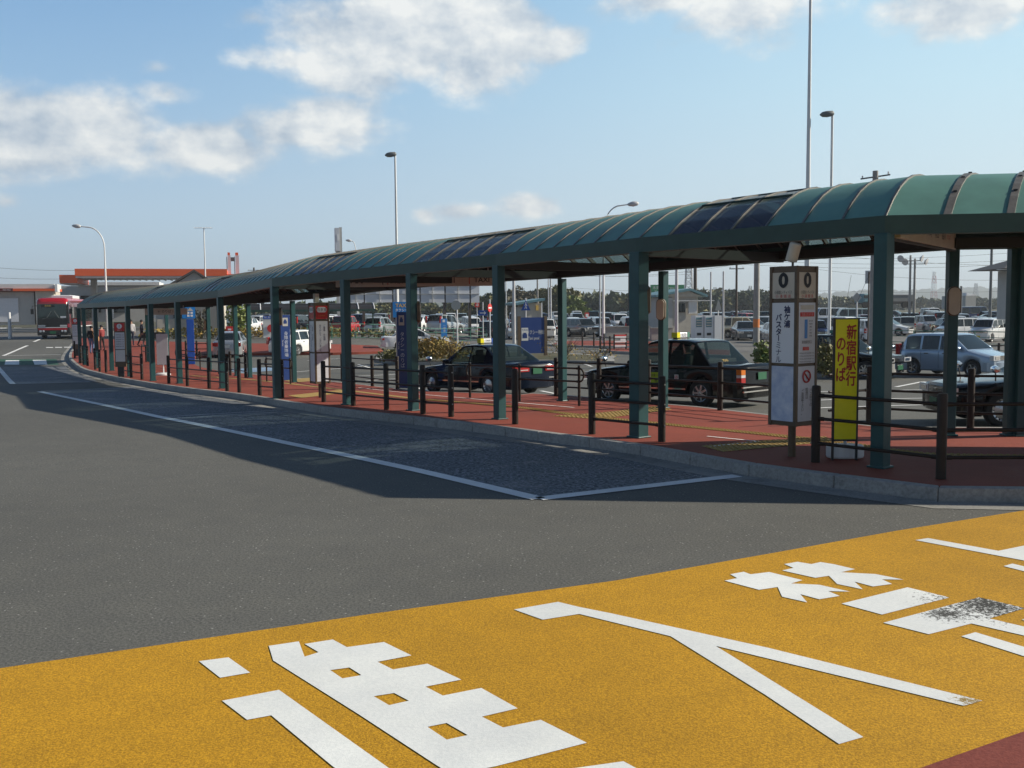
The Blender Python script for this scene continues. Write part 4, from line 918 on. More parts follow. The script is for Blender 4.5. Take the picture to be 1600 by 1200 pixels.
# ---- the car park
LOT = [  # kind, colour, u, v(ground), heading, label
 ('suv', 'grey', 911, 526, -62, 'dark grey off-roader with black cladding driving out beside the low concrete wall'),
 ('kei', 'white', 868, 502, -75, 'small white hatchback with a round dark grille right of the pent-roof booth'),
 ('pickup', 'white', 899, 505, -80, 'small white truck just right of the white hatchback beside the booth'),
 ('kei', 'silver', 901, 510, -85, 'silver microvan behind the dark grey off-roader'),
 ('minivan', 'dark_green', 928, 507, -95, 'dark green people carrier right of the red and white board'),
 ('kei', 'mint', 957, 509, -62, 'pale green microvan with a yellow plate above the low concrete wall'),
 ('minivan', 'teal', 992, 508, 115, 'grey-green people carrier right of the pale green microvan'),
 ('wagon', 'white', 1014, 508, -65, 'white estate car just left of the hut with the gabled roof'),
 ('van', 'grey', 1024, 500, 90, 'grey van behind the hut with the gabled roof'),
 ('minivan', 'beige', 1166, 528, -48, 'beige people carrier left of the thick concrete lamp column'),
 ('minivan', 'white', 1208, 526, -55, 'white people carrier half hidden by the thick concrete lamp column'),
 ('sedan', 'white', 1136, 526, -60, 'white saloon nose beside the vending machines'),
 ('wagon', 'red', 1157, 508, 120, 'red and white car behind the beige people carrier'),
 ('wagon', 'dark_green', 1186, 504, 175, 'dark green estate car side-on behind the beige people carrier'),
 ('sedan', 'white', 1150, 500, -50, 'white saloon in front of the dark trees left of the numbered pillar'),
 ('van', 'white', 1296, 506, 185, 'white van behind the yellow sign, left of the cream van'),
 ('van', 'mint', 1332, 508, 175, 'cream green van above the yellow sign'),
 ('minivan', 'white', 1318, 531, -50, 'white people carrier peeping out behind the yellow sign'),
 ('wagon', 'white', 1385, 524, -40, 'white estate car right of the tall front column with a notice before it'),
 ('kei', 'beige', 1418, 522, 68, 'silver beige microvan seen from behind right of the tall front column'),
 ('sedan', 'white', 1418, 508, 70, 'white saloon behind the silver beige microvan'),
 ('suv', 'bronze', 1454, 508, 75, 'bronze brown off-roader behind the oval column lamp'),
 ('wagon', 'grey', 1398, 503, -40, 'dark grey estate in the row behind the silver beige microvan'),
 ('kei', 'white', 1496, 530, 200, 'white microvan facing left behind the pale blue car'),
 ('kei', 'white', 1544, 534, 222, 'white microvan at the right with a dark grille facing the camera'),
 ('van', 'navy', 1518, 504, 15, 'dark blue van with a bright tail lamp beyond the two white microvans'),
 ('sedan', 'black', 1540, 512, 165, 'black saloon roof just behind the two white microvans'),
 ('wagon', 'silver', 1470, 506, 70, 'silver estate behind the slim back column at the right'),
 ('kei', 'red', 541, 521, 75, 'red off-roader seen from behind left of the silver estate'),
 ('minivan', 'navy', 569, 519, 80, 'navy people carrier between the red off-roader and the silver estate'),
 ('wagon', 'silver', 595, 522, 76, 'silver estate seen from behind under the white panel wall'),
 ('hatch', 'navy', 518, 516, 80, 'dark blue hatchback left of the red off-roader'),
 ('sedan', 'white', 659, 518, 70, 'white saloon with red tail lamps behind the blue taxi rank sign'),
 ('suv', 'silver', 696, 521, 62, 'silver off-roader with tall red tail lamps beside the small blue sign'),
 ('kei', 'white', 737, 521, -70, 'silver white microvan with a yellow number plate under the red banner sign'),
 ('minivan', 'grey', 632, 513, 80, 'grey people carrier behind the silver estate'),
 ('kei', 'white', 510, 521, 80, 'white microvan just right of the red-topped pillar'),
 ('suv', 'black', 467, 519, 78, 'black off-roader behind the white estate car'),
 ('kei', 'white', 36, 506, 180, 'long pale microvan side-on at the far left, left of the coach'),
 ('wagon', 'silver', -8, 507, 165, 'silver car cut by the left edge of the picture'),
 ('sedan', 'navy', 16, 499, 170, 'dark blue saloon behind the white post at the far left'),
]
CP = 'cars parked in the car park'
for kind, col_, u, v, h, lb in LOT:
    k_ = {'white_': 0}; car(kind, col_, 'parked_car', lb, 'van' if kind in ('van',) else ('truck' if kind == 'pickup' else 'car'), G(u, v), h, wheel='five', detail=1, plate=(('plate_yellow',) * 2 if kind in ('kei', 'pickup') and col_ != 'mint' or col_ == 'mint' else ('plate_white',) * 2), group=CP)
# ------------------------------------------------------------------ coach
def coach(pos, heading):
    L, W, H = 11.6, 2.5, 3.35; hx = L / 2
    t = thing('coach', 'red and black highway coach arriving at the far left with dark windscreen', 'bus', onto(pos), R(heading))
    xs = [hx, hx - .04, hx - .14, hx - .35, hx - .8, 3.1, 2.6, 2.1, 0, -2.4, -2.9, -3.4, -hx + .5, -hx + .08, -hx]
    b = MB(); rings = []
    for x in xs:
        e = max(0, (x - (hx - .35)) / .35); er = max(0, (-x - (hx - .3)) / .3); w = W / 2 * (1 - .10 * e ** 2 - .05 * er ** 2); zt = H - .34 * e ** 2.2 - .12 * er ** 2
        rings.append([(x, w - .03, .32), (x, w, .45), (x, w, .95), (x, w, 1.25), (x, w - .02, 2.75), (x, w - .05, zt - .22), (x, w - .16, zt - .06), (x, w - .42, zt), (x, 0, zt + .02)])
    n = 9
    for s in (1, -1):
        vs = [(x, s * y, z) for r in rings for (x, y, z) in r]
        for i in range(len(xs) - 1):
            for j in range(n - 1):
                a = i * n + j; f = (a, a + 1, a + 1 + n, a + n)
                mi = 3 if j == 0 else (0 if j >= 5 else (1 if j <= 1 else (2 if j == 2 else (1 if i < 3 or i > 12 else 2))))
                b.add([vs[k] for k in (f if s > 0 else f[::-1])], [(0, 1, 2, 3)], mi)
        for e in (0, len(xs) - 1):
            for j in range(n - 1):
                p, q = vs[e * n + j], vs[e * n + j + 1]; b.add([p, q, (q[0], 0, q[2]), (p[0], 0, p[2])], [(0, 1, 2, 3)], 0 if j >= 5 else 1)
    b.build('body', [paint('coach_red', (.42, .010, .02)), 'paint_black', paint('coach_maroon', (.14, .012, .02)), 'trim_black'], t, smooth=True, weld=True, angle=30)
    def front(z0, z1, y0, y1, name, m, off=.012, parent=t):
        g = MB(); N = 8
        for k in range(N):
            ya, yc = y0 + (y1 - y0) * k / N, y0 + (y1 - y0) * (k + 1) / N; fx = lambda y, z: hx + off - .02 * (abs(y) / 1.25) ** 3
            g.quad((fx(ya, z0), ya, z0), (fx(yc, z0), yc, z0), (fx(yc, z1), yc, z1), (fx(ya, z1), ya, z1))
            g.quad((fx(ya, z0) - .03, ya, z0), (fx(ya, z1) - .03, ya, z1), (fx(yc, z1) - .03, yc, z1), (fx(yc, z0) - .03, yc, z0))
        return g.build(name, m, parent, smooth=True)
    front(1.70, 2.86, -1.08, 1.08, 'windscreen', 'coach_glass'); front(1.18, 1.69, -1.08, 1.08, 'front_panel', 'paint_black', .01); front(1.02, 1.16, -1.08, -.55, 'headlamp_trim', 'steel', .02); front(1.02, 1.16, .55, 1.08, 'headlamp_trim', 'steel', .02)
    front(.93, .98, -1.09, 1.09, 'front_stripe', 'white_gloss', .022); front(.74, .92, -1.09, 1.09, 'front_band', 'paint_coach_red', .018)
    for s in (1, -1):
        m = MB(); m.lathe([(.10, 0), (.10, .02), (0, .03)], 14, 0, Matrix.Translation((hx - .02, s * .93, .66)) @ Matrix.Rotation(R(90), 4, 'Y')); m.lathe([(.08, 0), (.08, .02), (0, .03)], 14, 0, Matrix.Translation((hx, s * .70, .66)) @ Matrix.Rotation(R(90), 4, 'Y')); m.build('headlight', 'lamp_clear', t)
        m = MB(); m.tube([(hx - .15, s * 1.2, 2.72), (hx + .2, s * 1.42, 2.70), (hx + .22, s * 1.44, 2.45)], .03, 6); m.box(hx + .22, s * 1.44, 2.25, .09, .22, .42); m.build('mirror', 'trim_black', t)
        for k in range(6):
            g = MB(); x0 = hx - 1.0 - k * 1.72; g.box(x0 - .8, s * (W / 2 - .015), 2.0, 1.62, .03, 1.25); g.build('side_window', 'dark_glass', t)
        m = MB(); m.box(-.3, s * (W / 2 + .004), .98, L - 1.4, .02, .07); m.build('side_stripe', 'white_gloss', t)
        for ax in (3.3, -2.6):
            w = MB(); w.lathe([(.30, -.14), (.47, -.14), (.5, -.10), (.5, .10), (.47, .14), (.3, .14)], 24, 0, Matrix.Translation((ax, s * 1.12, .5)) @ Matrix.Rotation(R(90), 4, 'X')); wo = w.build('wheel', 'tyre', t, smooth=True, angle=40)
            w = MB(); w.lathe([(.30, -.10), (.1, -.05), (.1, .05), (.30, .10)], 20, 0, Matrix.Translation((ax, s * 1.12, .5)) @ Matrix.Rotation(R(90), 4, 'X')); w.build('rim', 'rim', wo, smooth=True, angle=40)
    for y0, y1 in ((-.75, -.05), (.85, .15)):
        m = MB(); m.tube([(hx + .04, y0, 1.66), (hx + .045, (y0 + y1) / 2, 1.74), (hx + .045, y1, 2.3)], .016, 5); m.build('wiper', 'steel_dark', t)
    m = MB(); m.box(hx + .016, .82, 1.80, .012, .42, .14); m.build('route_card', 'poster_pale', t); m = MB(); m.box(hx + .016, -.3, 2.70, .012, 1.0, .2); m.build('destination_blind', 'trim_black', t); put_text(t, '東京駅', .16, 'gold_ink', (hx + .026, -.3, 2.70), (R(90), 0, R(90)))
    m = MB(); m.box(-.2, 0, H + .13, 3.2, 1.7, .26); m.box(-.2, 0, H + .27, 2.6, 1.2, .06); m.build('roof_unit', 'white_gloss', t, bevel=.06)
    m = MB(); m.box(hx + .03, 0, .56, .02, .44, .22); m.build('number_plate', 'plate_green', t)
    front(.36, .72, -.55, .55, 'grille', 'trim_black', .012)
coach(place(G(84, 530), -76, -5.6, 0), -76)

# ------------------------------------------------------------------ bus stop pillars and signs
def at(u, v, dz=.15): p = G(u, v, dz); return (p[0], p[1], gz(*p) + dz)
t = thing('bus_stop_pillar', 'tall four-sided stop pillar headed with a black 0, nearest the camera', 'bus stop', at(1237, 713), R(37 - 90), 'four-sided stop pillars')
def stop_pillar(t, a, z0, z1, head, headmat, headtxt, postr=.05, names=None):
    m = MB(); m.tube([(0, 0, 0), (0, 0, z0)], postr, 12); m.build('post', 'bronze_frame', t, smooth=True, angle=40)
    m = MB(); h = a / 2
    for x in (-1, 1):
        for y in (-1, 1): m.box(x * (h - .02), y * (h - .02), (z0 + z1) / 2, .045, .045, z1 - z0)
    zs = [z0, z0 + (z1 - z0) * .385, z1 - (z1 - z0) * .215, z1]
    for z, th in zip(zs, (.06, .04, .05, .08)):
        zz = z + th / 2 if z == z0 else (z - th / 2 if z == z1 else z)
        m.box(0, 0, zz, a - .03, a - .03, th)
    m.build('frame', 'bronze_frame', t, bevel=.006); return zs
a = .43; zs = stop_pillar(t, a, .42, 2.46, None, None, None)
def panel(t, face, z0, z1, a, mname, name='notice_panel'):
    M = Matrix.Rotation(face, 4, 'Z'); m = MB(); m.box(0, -(a / 2 - .02), (z0 + z1) / 2, a - .085, .03, z1 - z0, 0, 0, M); return m.build(name, mname, t)
def ptxt(t, face, s, size, mname, x, z, a, st=(1, 1), **k):
    y = -(a / 2 - .004) - .002; c, q = math.cos(face), math.sin(face); return put_text(t, s, size, mname, (x * c - y * q, x * q + y * c, z), (R(90), 0, face), stretch=st, **k)
for fi, face in enumerate((R(0), R(90), R(180), R(270))):
    panel(t, face, zs[2] + .03, zs[3] - .08, a, 'cream', 'number_panel')
    p1 = panel(t, face, zs[1] + .02, zs[2] - .025, a, 'white_gloss' if fi != 1 else 'poster_pale'); p2 = panel(t, face, zs[0] + .06, zs[1] - .02, a, 'poster_blue' if fi % 2 == 0 else 'poster_pale')
    zh = (zs[2] + zs[3]) / 2
    ptxt(t, face, '0', .25, 'black_ink', 0, zh + .03, a, (1.15, 1.0), bold=.012)
    ptxt(t, face, '小田急シティバス', .048, 'black_ink', 0, zh - .115, a, (.72, 1)); ptxt(t, face, '小 湊 鐵 道', .05, 'red_ink', 0, zh - .165, a, (1, 1))
    if fi % 2 == 0:
        ptxt(t, face, '袖ケ浦', .098, 'navy_ink', .065, zs[2] - .21, a, vertical=True, spacing=.94, bold=.0035); ptxt(t, face, 'バスタ', .098, 'navy_ink', -.065, zs[2] - .31, a, vertical=True, spacing=.94, bold=.0035)
        ptxt(t, face, 'ミナル', .098, 'navy_ink', -.065, zs[2] - .665, a, vertical=True, spacing=.94)
        m = MB(); M = Matrix.Rotation(face, 4, 'Z'); m.box(-.065, -(a / 2 - .004) - .002, zs[2] - .475, .011, .003, .075, 0, 0, M); m.build('lettering', 'navy_ink', t)
    else:
        m = MB(); M = Matrix.Rotation(face, 4, 'Z'); y = -(a / 2 - .001)
        m.box(0, y, zs[2] - .085, .27, .006, .055, 0, 0, M); m.build('heading_strip', 'beige_sign', t)
        m = MB(); m.box(0, y, zs[2] - .175, .28, .006, .055, 0, 0, M); m.box(-.02, y, zs[2] - .61, .12, .006, .045, 0, 0, M); m.build('heading_strip', 'sign_red', t)
        m = MB(); m.box(-.02, y, zs[2] - .36, .05, .006, .24, 0, 0, M); m.build('route_strip', 'sky_blue', t)
        ptxt(t, face, '袖ケ浦バスターミナル', .026, 'red_ink', 0, zs[2] - .085, a); ptxt(t, face, '高速バス のりば', .032, 'white_gloss', 0, zs[2] - .175, a + .008)
        for k, s_ in enumerate(('袖ケ浦', '木更津', '君津', '品川', '東京', '新宿')): ptxt(t, face, s_, .024, 'black_ink', .075, zs[2] - .26 - .038 * k, a)
        ptxt(t, face, '新宿駅西口', .045, 'black_ink', 0, zs[2] - .53, a, (.9, 1))
        for k in range(5): ptxt(t, face, '平日 06:10 07:25 08:40 10:15', .025, 'black_ink', 0, zs[2] - .67 - .036 * k, a)
        m = MB(); M2 = M @ Matrix.Translation((0, y - .002, zs[1] - .15)) @ Matrix.Rotation(R(90), 4, 'X')
        m.tube([M2 @ Vector((.075 * math.cos(R(20 * k)), .075 * math.sin(R(20 * k)), 0)) for k in range(19)], .011, 6); m.tube([M2 @ Vector((-.05, .05, 0)), M2 @ Vector((.05, -.05, 0))], .01, 6)
        m.build('no_smoking_mark', 'red_ink', t); ptxt(t, face, '|', .07, 'black_ink', 0, zs[1] - .15, a)
        for k, s_ in enumerate(('バス停での', '喫煙は', 'ご遠慮下さい。')): ptxt(t, face, s_, .055, 'black_ink', .095 - .085 * k, zs[1] - .29 - .0275 * len(s_), a, vertical=True, spacing=.85)
m = MB(); m.tube([(-.02, 0, 2.46), (-.02, 0, 2.52)], .015, 8); M = Matrix.Translation((.0, -.02, 2.63)) @ Matrix.Rotation(R(18), 4, 'Y')
m.lathe([(.055, -.11), (.075, -.10), (.075, .12), (.06, .135), (0, .135)], 18, 1, M); m.build('spotlight', ['bronze_frame', 'cream'], t, smooth=True, angle=40)

t = thing('bus_stop_pillar', 'four-sided stop pillar with a dark red header, left of the five-post kerb fence', 'bus stop', at(501, 621), R(33), 'four-sided stop pillars')
a = .40; zs = stop_pillar(t, a, .36, 2.40, None, None, None)
for fi in range(4):
    face = R(90 * fi); panel(t, face, zs[2] + .03, zs[3] - .08, a, 'sign_red', 'header_panel'); panel(t, face, zs[1] + .02, zs[2] - .025, a, 'white_gloss'); panel(t, face, zs[0] + .06, zs[1] - .02, a, 'poster_pale')
    zh = (zs[2] + zs[3]) / 2; M = Matrix.Rotation(face, 4, 'Z'); m = MB(); y = -(a / 2 - .002)
    pl = [(.07 * math.cos(R(k * 15)) + (.06 if -90 < ((k * 15 + 180) % 360) - 180 < 90 else -.06), .07 * math.sin(R(k * 15))) for k in range(24)]
    m.prism(pl, 0, .005, 0, M @ Matrix.Translation((0, y, zh + .04)) @ Matrix.Rotation(R(90), 4, 'X')); m.build('number_oval', 'white_gloss', t)
    ptxt(t, face, '降車場', .085, 'black_ink', 0, zh + .04, a + .012); ptxt(t, face, '小湊鐵道', .05, 'orange_ink', 0, zh - .11, a)
    ptxt(t, face, 'ご乗車', .062, 'navy_ink', .06, zs[2] - .20, a, vertical=True, spacing=.95); ptxt(t, face, 'ありがとう', .062, 'navy_ink', -.05, zs[2] - .26, a, vertical=True, spacing=.95); ptxt(t, face, 'の皆様', .062, 'navy_ink', .06, zs[2] - .43, a, vertical=True, spacing=.95); ptxt(t, face, 'ございました', .062, 'navy_ink', -.05, zs[2] - .62, a, vertical=True, spacing=.95)
m = MB(); m.box(-.06, 0, 2.52, .12, .12, .22); m.build('lamp_box', 'cream', t, bevel=.01)

def slim_pillar(label, pos, h, w, num, rz):
    t = thing('bus_stop_pillar', label, 'bus stop', pos, rz, 'slim red-topped stop pillars')
    m = MB(); m.box(0, 0, .22, w * .5, .09, .44); m.build('post', 'dark_grey', t)
    m = MB(); m.box(0, 0, .40 + (h - .40) / 2, w, .12, h - .40); m.build('frame', 'bronze_frame', t, bevel=.006)
    for s in (-1, 1):
        y = s * .064; rot = (R(90), 0, 0 if s < 0 else R(180))
        m = MB(); m.box(0, y, h - .19, w - .05, .01, .32); m.build('header_panel', 'sign_red', t)
        m = MB(); m.lathe([(.10, 0), (.10, .004), (0, .004)], 20, 0, Matrix.Translation((0, y + s * .005, h - .16)) @ Matrix.Rotation(R(-90 * s), 4, 'X')); m.build('number_disc', 'white_gloss', t)
        put_text(t, num, .16, 'black_ink', (0, y + s * .012, h - .16), rot); put_text(t, '高速バス', .045, 'white_gloss', (0, y + s * .008, h - .31), rot)
        m = MB(); m.box(0, y, h - .73, w - .06, .01, .66); m.build('notice_panel', 'poster_pale', t); m = MB(); m.box(0, y, h - 1.32, w - .06, .01, .46); m.build('notice_panel', 'white_matt', t)
        for k in range(6): put_text(t, '東京駅 新宿 川崎', .04, 'black_ink', (0, y + s * .008, h - .5 - .09 * k), rot)
    return t
slim_pillar('slim stop pillar with the number 1 on a red header, far along the canopy', at(190, 589), 2.16, .42, '1', R(8))
slim_pillar('slim red-topped stop pillar nearest the coach', at(120, 556), 2.25, .42, '2', R(8))

t = thing('yellow_sign', 'tall yellow board with red characters standing on thin legs by the kerb', 'sign', at(1319, 719), R(-3))
m = MB(); m.box(0, 0, 1.02, .305, .03, 1.55); m.build('frame', 'dark_grey', t)
for s in (-1, 1): m = MB(); m.box(s * .148, 0, .90, .025, .035, 1.80); m.build('leg', 'dark_grey', t)
m = MB(); m.box(0, -.018, 1.025, .27, .01, 1.51); m.build('panel', 'sign_yellow', t)
for s_, x, z in (('新宿駅行', .060, 1.315), ('のりば', -.068, 1.27)): put_text(t, s_, .195, 'red_letter', (x, -.026, z), (R(90), 0, 0), (.66, 1), vertical=True, spacing=1.0, bold=.005)
t = thing('sign_weight', 'white concrete foot behind the yellow board', 'weight', at(1320, 715), 0)
m = MB(); m.prism([(.24 * math.cos(R(k * 15)) * (1 if abs(math.cos(R(k * 15))) < .9 else 1), .17 * math.sin(R(k * 15))) for k in range(24)], 0, .17); m.build('block', 'white_matt', t, bevel=.03)
m = MB(); m.tube([(0, 0, .17), (0, 0, .42)], .02, 10); m.build('post', 'steel', t)

t = thing('direction_sign', 'cream hanging sign under the canopy at the right, between two columns', 'sign', (5.58, 13.45, 3.18), R(55.5))
m = MB(); m.box(0, 0, -.12, 3.3, .10, .30); m.build('panel', 'beige_sign', t)
for s in (-1, 1):
    rot = (R(90), 0, 0 if s < 0 else R(180)); y = s * .054
    for x, tx, mn in ((-1.0, '→', 'red_ink'), (-.55, '新宿', 'black_ink'), (-.1, '川崎', 'black_ink'), (.35, '羽田', 'black_ink'), (.8, '品川', 'black_ink'), (1.12, 'のりば', 'red_ink')): put_text(t, tx, .13 if len(tx) < 3 else .075, mn, (x * (-s if False else 1), y, -.12), rot)
for x in (-1.0, 1.0): m = MB(); m.tube([(x, 0, .03), (x, 0, .28)], .015, 6); m.build('hanger', 'steel', t)
t = thing('direction_sign', 'long cream hanging sign under the canopy, above the taxi rank sign', 'sign', (-2.45, 24.0, 2.80), R(0))
m = MB(); m.box(.2, 0, 0, 3.9, .1, .28); m.build('panel', 'beige_sign', t)
for x, tx, mn in ((-1.35, '← 1 2 3', 'black_ink'), (-.62, '|', 'black_ink'), (-.5, '|', 'red_ink'), (-.1, '新宿 川崎', 'black_ink'), (.75, '羽田 品川', 'black_ink'), (1.45, '|', 'red_ink'), (1.75, 'TAXI', 'black_ink')):
    put_text(t, tx, .17, mn, (x, -.054, 0), (R(90), 0, 0), bold=.003)
    put_text(t, tx, .13, mn, (.4 - x, .054, 0), (R(90), 0, R(180)))
for x in (-1.5, .2, 1.9): m = MB(); m.tube([(x, 0, .1), (x, 0, .4)], .015, 6); m.build('hanger', 'steel', t)
t = thing('direction_sign', 'small cream hanging sign under the far canopy', 'sign', onto((-14.0, 40.5), 2.72), R(0))
m = MB(); m.box(0, 0, 0, 1.7, .1, .26); m.build('panel', 'beige_sign', t); put_text(t, '← のりば 1', .13, 'black_ink', (0, -.054, 0), (R(90), 0, 0))
for x in (-.7, .7): m = MB(); m.tube([(x, 0, .1), (x, 0, .4)], .015, 6); m.build('hanger', 'steel', t)

def guide_pillar(label, pos, h, w, txt, rz, dark=True):
    t = thing('guide_pillar', label, 'sign', pos, rz, 'blue guide pillars')
    m = MB(); m.box(0, 0, h / 2, w, .22, h); m.build('body', 'sign_blue' if not dark else 'deep_blue', t, bevel=.01)
    m = MB(); m.box(0, -.112, h - .25, w * .55, .01, .30); m.build('pictogram', 'white_matt' if not dark else 'wall_grey', t)
    m = MB(); m.box(0, -.118, h - .26, w * .34, .008, .10); m.box(0, -.118, h - .19, w * .2, .008, .06); m.build('pictogram', 'deep_blue', t)
    put_text(t, txt, .155, 'poster_blue', (.02, -.114, h - .55 - .085 * len(txt)), (R(90), 0, 0), vertical=True, spacing=1.0); put_text(t, 'Taxi stop', .06, 'white_gloss', (-w * .3, -.114, h - 1.0), (R(90), 0, 0), (1, 1)).rotation_euler = (R(90), R(90), 0)
    return t
guide_pillar('tall deep blue guide pillar below the square taxi rank sign', at(632, 606), 2.28, .34, 'タクシーのりば', R(-25))
guide_pillar('blue guide pillar with white characters beside the white estate car', at(446, 594), 2.35, .36, '身障者乗降場', R(35))
def pole_sign(name, label, pos, h, pw=.045, mname='steel', cat='sign', rz=0):
    t = thing(name, label, cat, pos, rz); m = MB(); m.tube([(0, 0, 0), (0, 0, h)], pw, 10); m.build('pole', mname, t, smooth=True, angle=40); return t
D_ = at(622, 600)
t = pole_sign('taxi_rank_sign', 'square blue TAXI sign with orange and white lettering on a pale pole', D_, 3.3, rz=R(16)); s = 23.5 / 23.5
m = MB(); m.box(.14, -.06, 2.42, .56, .03, .50); m.build('panel', 'sky_blue', t)
put_text(t, 'TAXI', .16, 'gold_ink', (.14, -.078, 2.55), (R(90), 0, 0), (1.1, 1), bold=.004); put_text(t, 'タクシー', .105, 'white_gloss', (.14, -.078, 2.40), (R(90), 0, 0), bold=.003); put_text(t, 'のりば', .105, 'white_gloss', (.14, -.078, 2.27), (R(90), 0, 0), bold=.003)
t = thing('guide_pillar', 'slim royal blue pillar carrying a square blue house sign', 'sign', at(299, 569), R(20), 'blue guide pillars')
m = MB(); m.box(0, 0, 1.1, .34, .2, 2.2); m.build('body', 'sign_blue', t, bevel=.01)
m = MB(); m.box(-.05, 0, 2.58, .62, .06, .68); m.build('panel', 'sky_blue', t)
m = MB(); m.prism([(-.16, 0), (.16, 0), (0, .17)], 0, .008, 0, Matrix.Translation((.02, -.032, 2.6)) @ Matrix.Rotation(R(90), 4, 'X')); m.build('roof_pictogram', 'wall_grey', t)
m = MB()
for x in (-.07, .09):
    for z in (2.37, 2.51): m.box(x, -.036, z, .11, .008, .10)
m.build('pictogram', 'white_gloss', t)
t = thing('display_board', 'white free-standing board on a round white foot under the canopy', 'board', at(255, 586), R(12))
m = MB(); m.box(0, 0, 1.05, .44, .05, 1.25); m.build('panel', 'poster_pale', t)
m = MB(); m.tube([(.02, 0, .06), (.02, 0, .45)], .025, 8); m.build('post', 'white_gloss', t)
m = MB(); m.lathe([(.30, 0), (.30, .05), (.24, .09), (0, .10)], 20); m.build('foot', 'white_gloss', t, smooth=True, angle=40)
# signs beyond the lane
def far_at(u, v, dz=0.0): p = G(u, v, dz); return (p[0], p[1], gz(*p) + dz)
t = thing('taxi_pool_board', 'large deep blue board reading Taxi pool behind the dark blue saloon taxi', 'sign', far_at(834, 556, .14), R(18))
k = t.location.y / 1556; m = MB(); m.box(-.05 * 1, 0, 32 * k, 44 * k, .10, 56 * k); m.build('panel', 'deep_blue', t)
for x in (-24 * k, 19.5 * k): m = MB(); m.box(x, 0, 31 * k, .16, .16, 62 * k); m.build('post', 'bronze_frame', t)
m = MB(); m.box(-15 * k, -.054, 34 * k, 11 * k, .01, 20 * k); m.build('pictogram', 'white_matt', t)
m = MB(); m.box(-15 * k, -.062, 31 * k, 7.5 * k, .01, 6 * k); m.box(-15 * k, -.062, 35 * k, 5 * k, .01, 2.6 * k); m.build('pictogram', 'deep_blue', t)
put_text(t, 'TAXI', 4.4 * k, 'deep_blue', (-15 * k, -.062, 40.5 * k), (R(90), 0, 0)); put_text(t, 'タクシー待機所', 6.6 * k, 'white_matt', (4.5 * k, -.056, 36.5 * k), (R(90), 0, 0), (.72, 1.15)); put_text(t, 'Taxi pool', 6.0 * k, 'white_matt', (-.5 * k, -.056, 27.5 * k), (R(90), 0, 0), (.8, 1.1))
t = pole_sign('crossing_sign', 'blue triangular pedestrian crossing sign on a white post before the pent-roof booth', far_at(822, 540), 3.5, mname='white_gloss'); k = t.location.y / 1556
zc = CZ + ray(822, 478)[1] * t.location.y - t.location.z
m = MB(); m.prism([(-7.5 * k, -7 * k), (7.5 * k, -7 * k), (0, 9 * k)], 0, .03, 0, Matrix.Translation((0, -.06, zc)) @ Matrix.Rotation(R(90), 4, 'X')); m.build('panel', 'sign_blue', t)
m = MB(); M = Matrix.Translation((0, -.095, zc)); w = k; m.tube([M @ Vector(q) for q in ((0, 0, 3.4 * w), (0, 0, -.5 * w), (1.6 * w, 0, -4.5 * w))], .5 * w, 6); m.tube([M @ Vector(q) for q in ((0, 0, -.5 * w), (-1.8 * w, 0, -4.5 * w))], .5 * w, 6); m.tube([M @ Vector(q) for q in ((-2 * w, 0, .2 * w), (0, 0, 2.4 * w), (2 * w, 0, .2 * w))], .4 * w, 6); m.lathe([(0, -.9 * w), (.9 * w, 0), (0, .9 * w)], 8, 0, M @ Matrix.Translation((0, 0, 4.6 * w))); m.build('walking_figure', 'white_gloss', t)
t = pole_sign('no_entry_sign', 'red no entry sign turned almost edge-on on a white post', far_at(766, 545), 3.4, mname='white_gloss', rz=R(0)); k = t.location.y / 1556; zc = CZ + ray(765, 481)[1] * t.location.y - t.location.z
M = Matrix.Translation((0, -.06, zc)) @ Matrix.Rotation(R(62), 4, 'Z') @ Matrix.Rotation(R(90), 4, 'X'); m = MB(); m.lathe([(6.6 * k, -.01), (6.6 * k, .015), (0, .015)], 24, 0, M); m.build('disc', 'sign_red', t)
m = MB(); m.box(0, 0, .022, 10 * k, 2.2 * k, .01, 0, 0, M); m.build('bar', 'white_gloss', t)
t = pole_sign('arrow_sign', 'small blue arrow sign left of the no entry sign', far_at(755, 545), 3.2, mname='steel'); k = t.location.y / 1556; zc = CZ + ray(755, 489)[1] * t.location.y - t.location.z
m = MB(); m.box(0, -.07, zc, 14 * k, .03, 8 * k); m.build('panel', 'sign_blue', t, bevel=.05)
m = MB(); m.box(-1 * k, -.09, zc, 7 * k, .012, 1.6 * k); m.prism([(2 * k, -3 * k), (5.5 * k, 0), (2 * k, 3 * k)], 0, .012, 0, Matrix.Translation((0, -.085, zc)) @ Matrix.Rotation(R(90), 4, 'X')); m.build('arrow', 'white_gloss', t)
t = pole_sign('round_sign', 'back of a round grey road sign on a white post before the white panel wall', far_at(715, 553), 3.2, mname='white_gloss'); k = t.location.y / 1556; zc = CZ + ray(713, 477)[1] * t.location.y - t.location.z
m = MB(); m.lathe([(7.5 * k, -.015), (7.5 * k, .015), (0, .015)], 24, 0, Matrix.Translation((-1.5 * k, -.07, zc)) @ Matrix.Rotation(R(90), 4, 'X')); m.build('disc', 'wall_grey', t)
t = thing('banner_sign', 'red and white upright banner sign at the right end of the white panel wall', 'sign', far_at(746, 524), R(16)); k = t.location.y / 1556; z0 = CZ + ray(746, 480)[1] * t.location.y - t.location.z
m = MB(); m.box(0, 0, z0 + 15 * k, 7 * k, .08, 30 * k); m.build('panel', 'sign_red', t); m = MB(); m.tube([(0, .08, 0), (0, .08, z0 + 30 * k)], .04, 8); m.build('post', 'steel', t); m = MB(); m.box(0, -.045, z0 + 27 * k, 5.6 * k, .01, 4.5 * k); m.build('cap_panel', 'white_gloss', t)
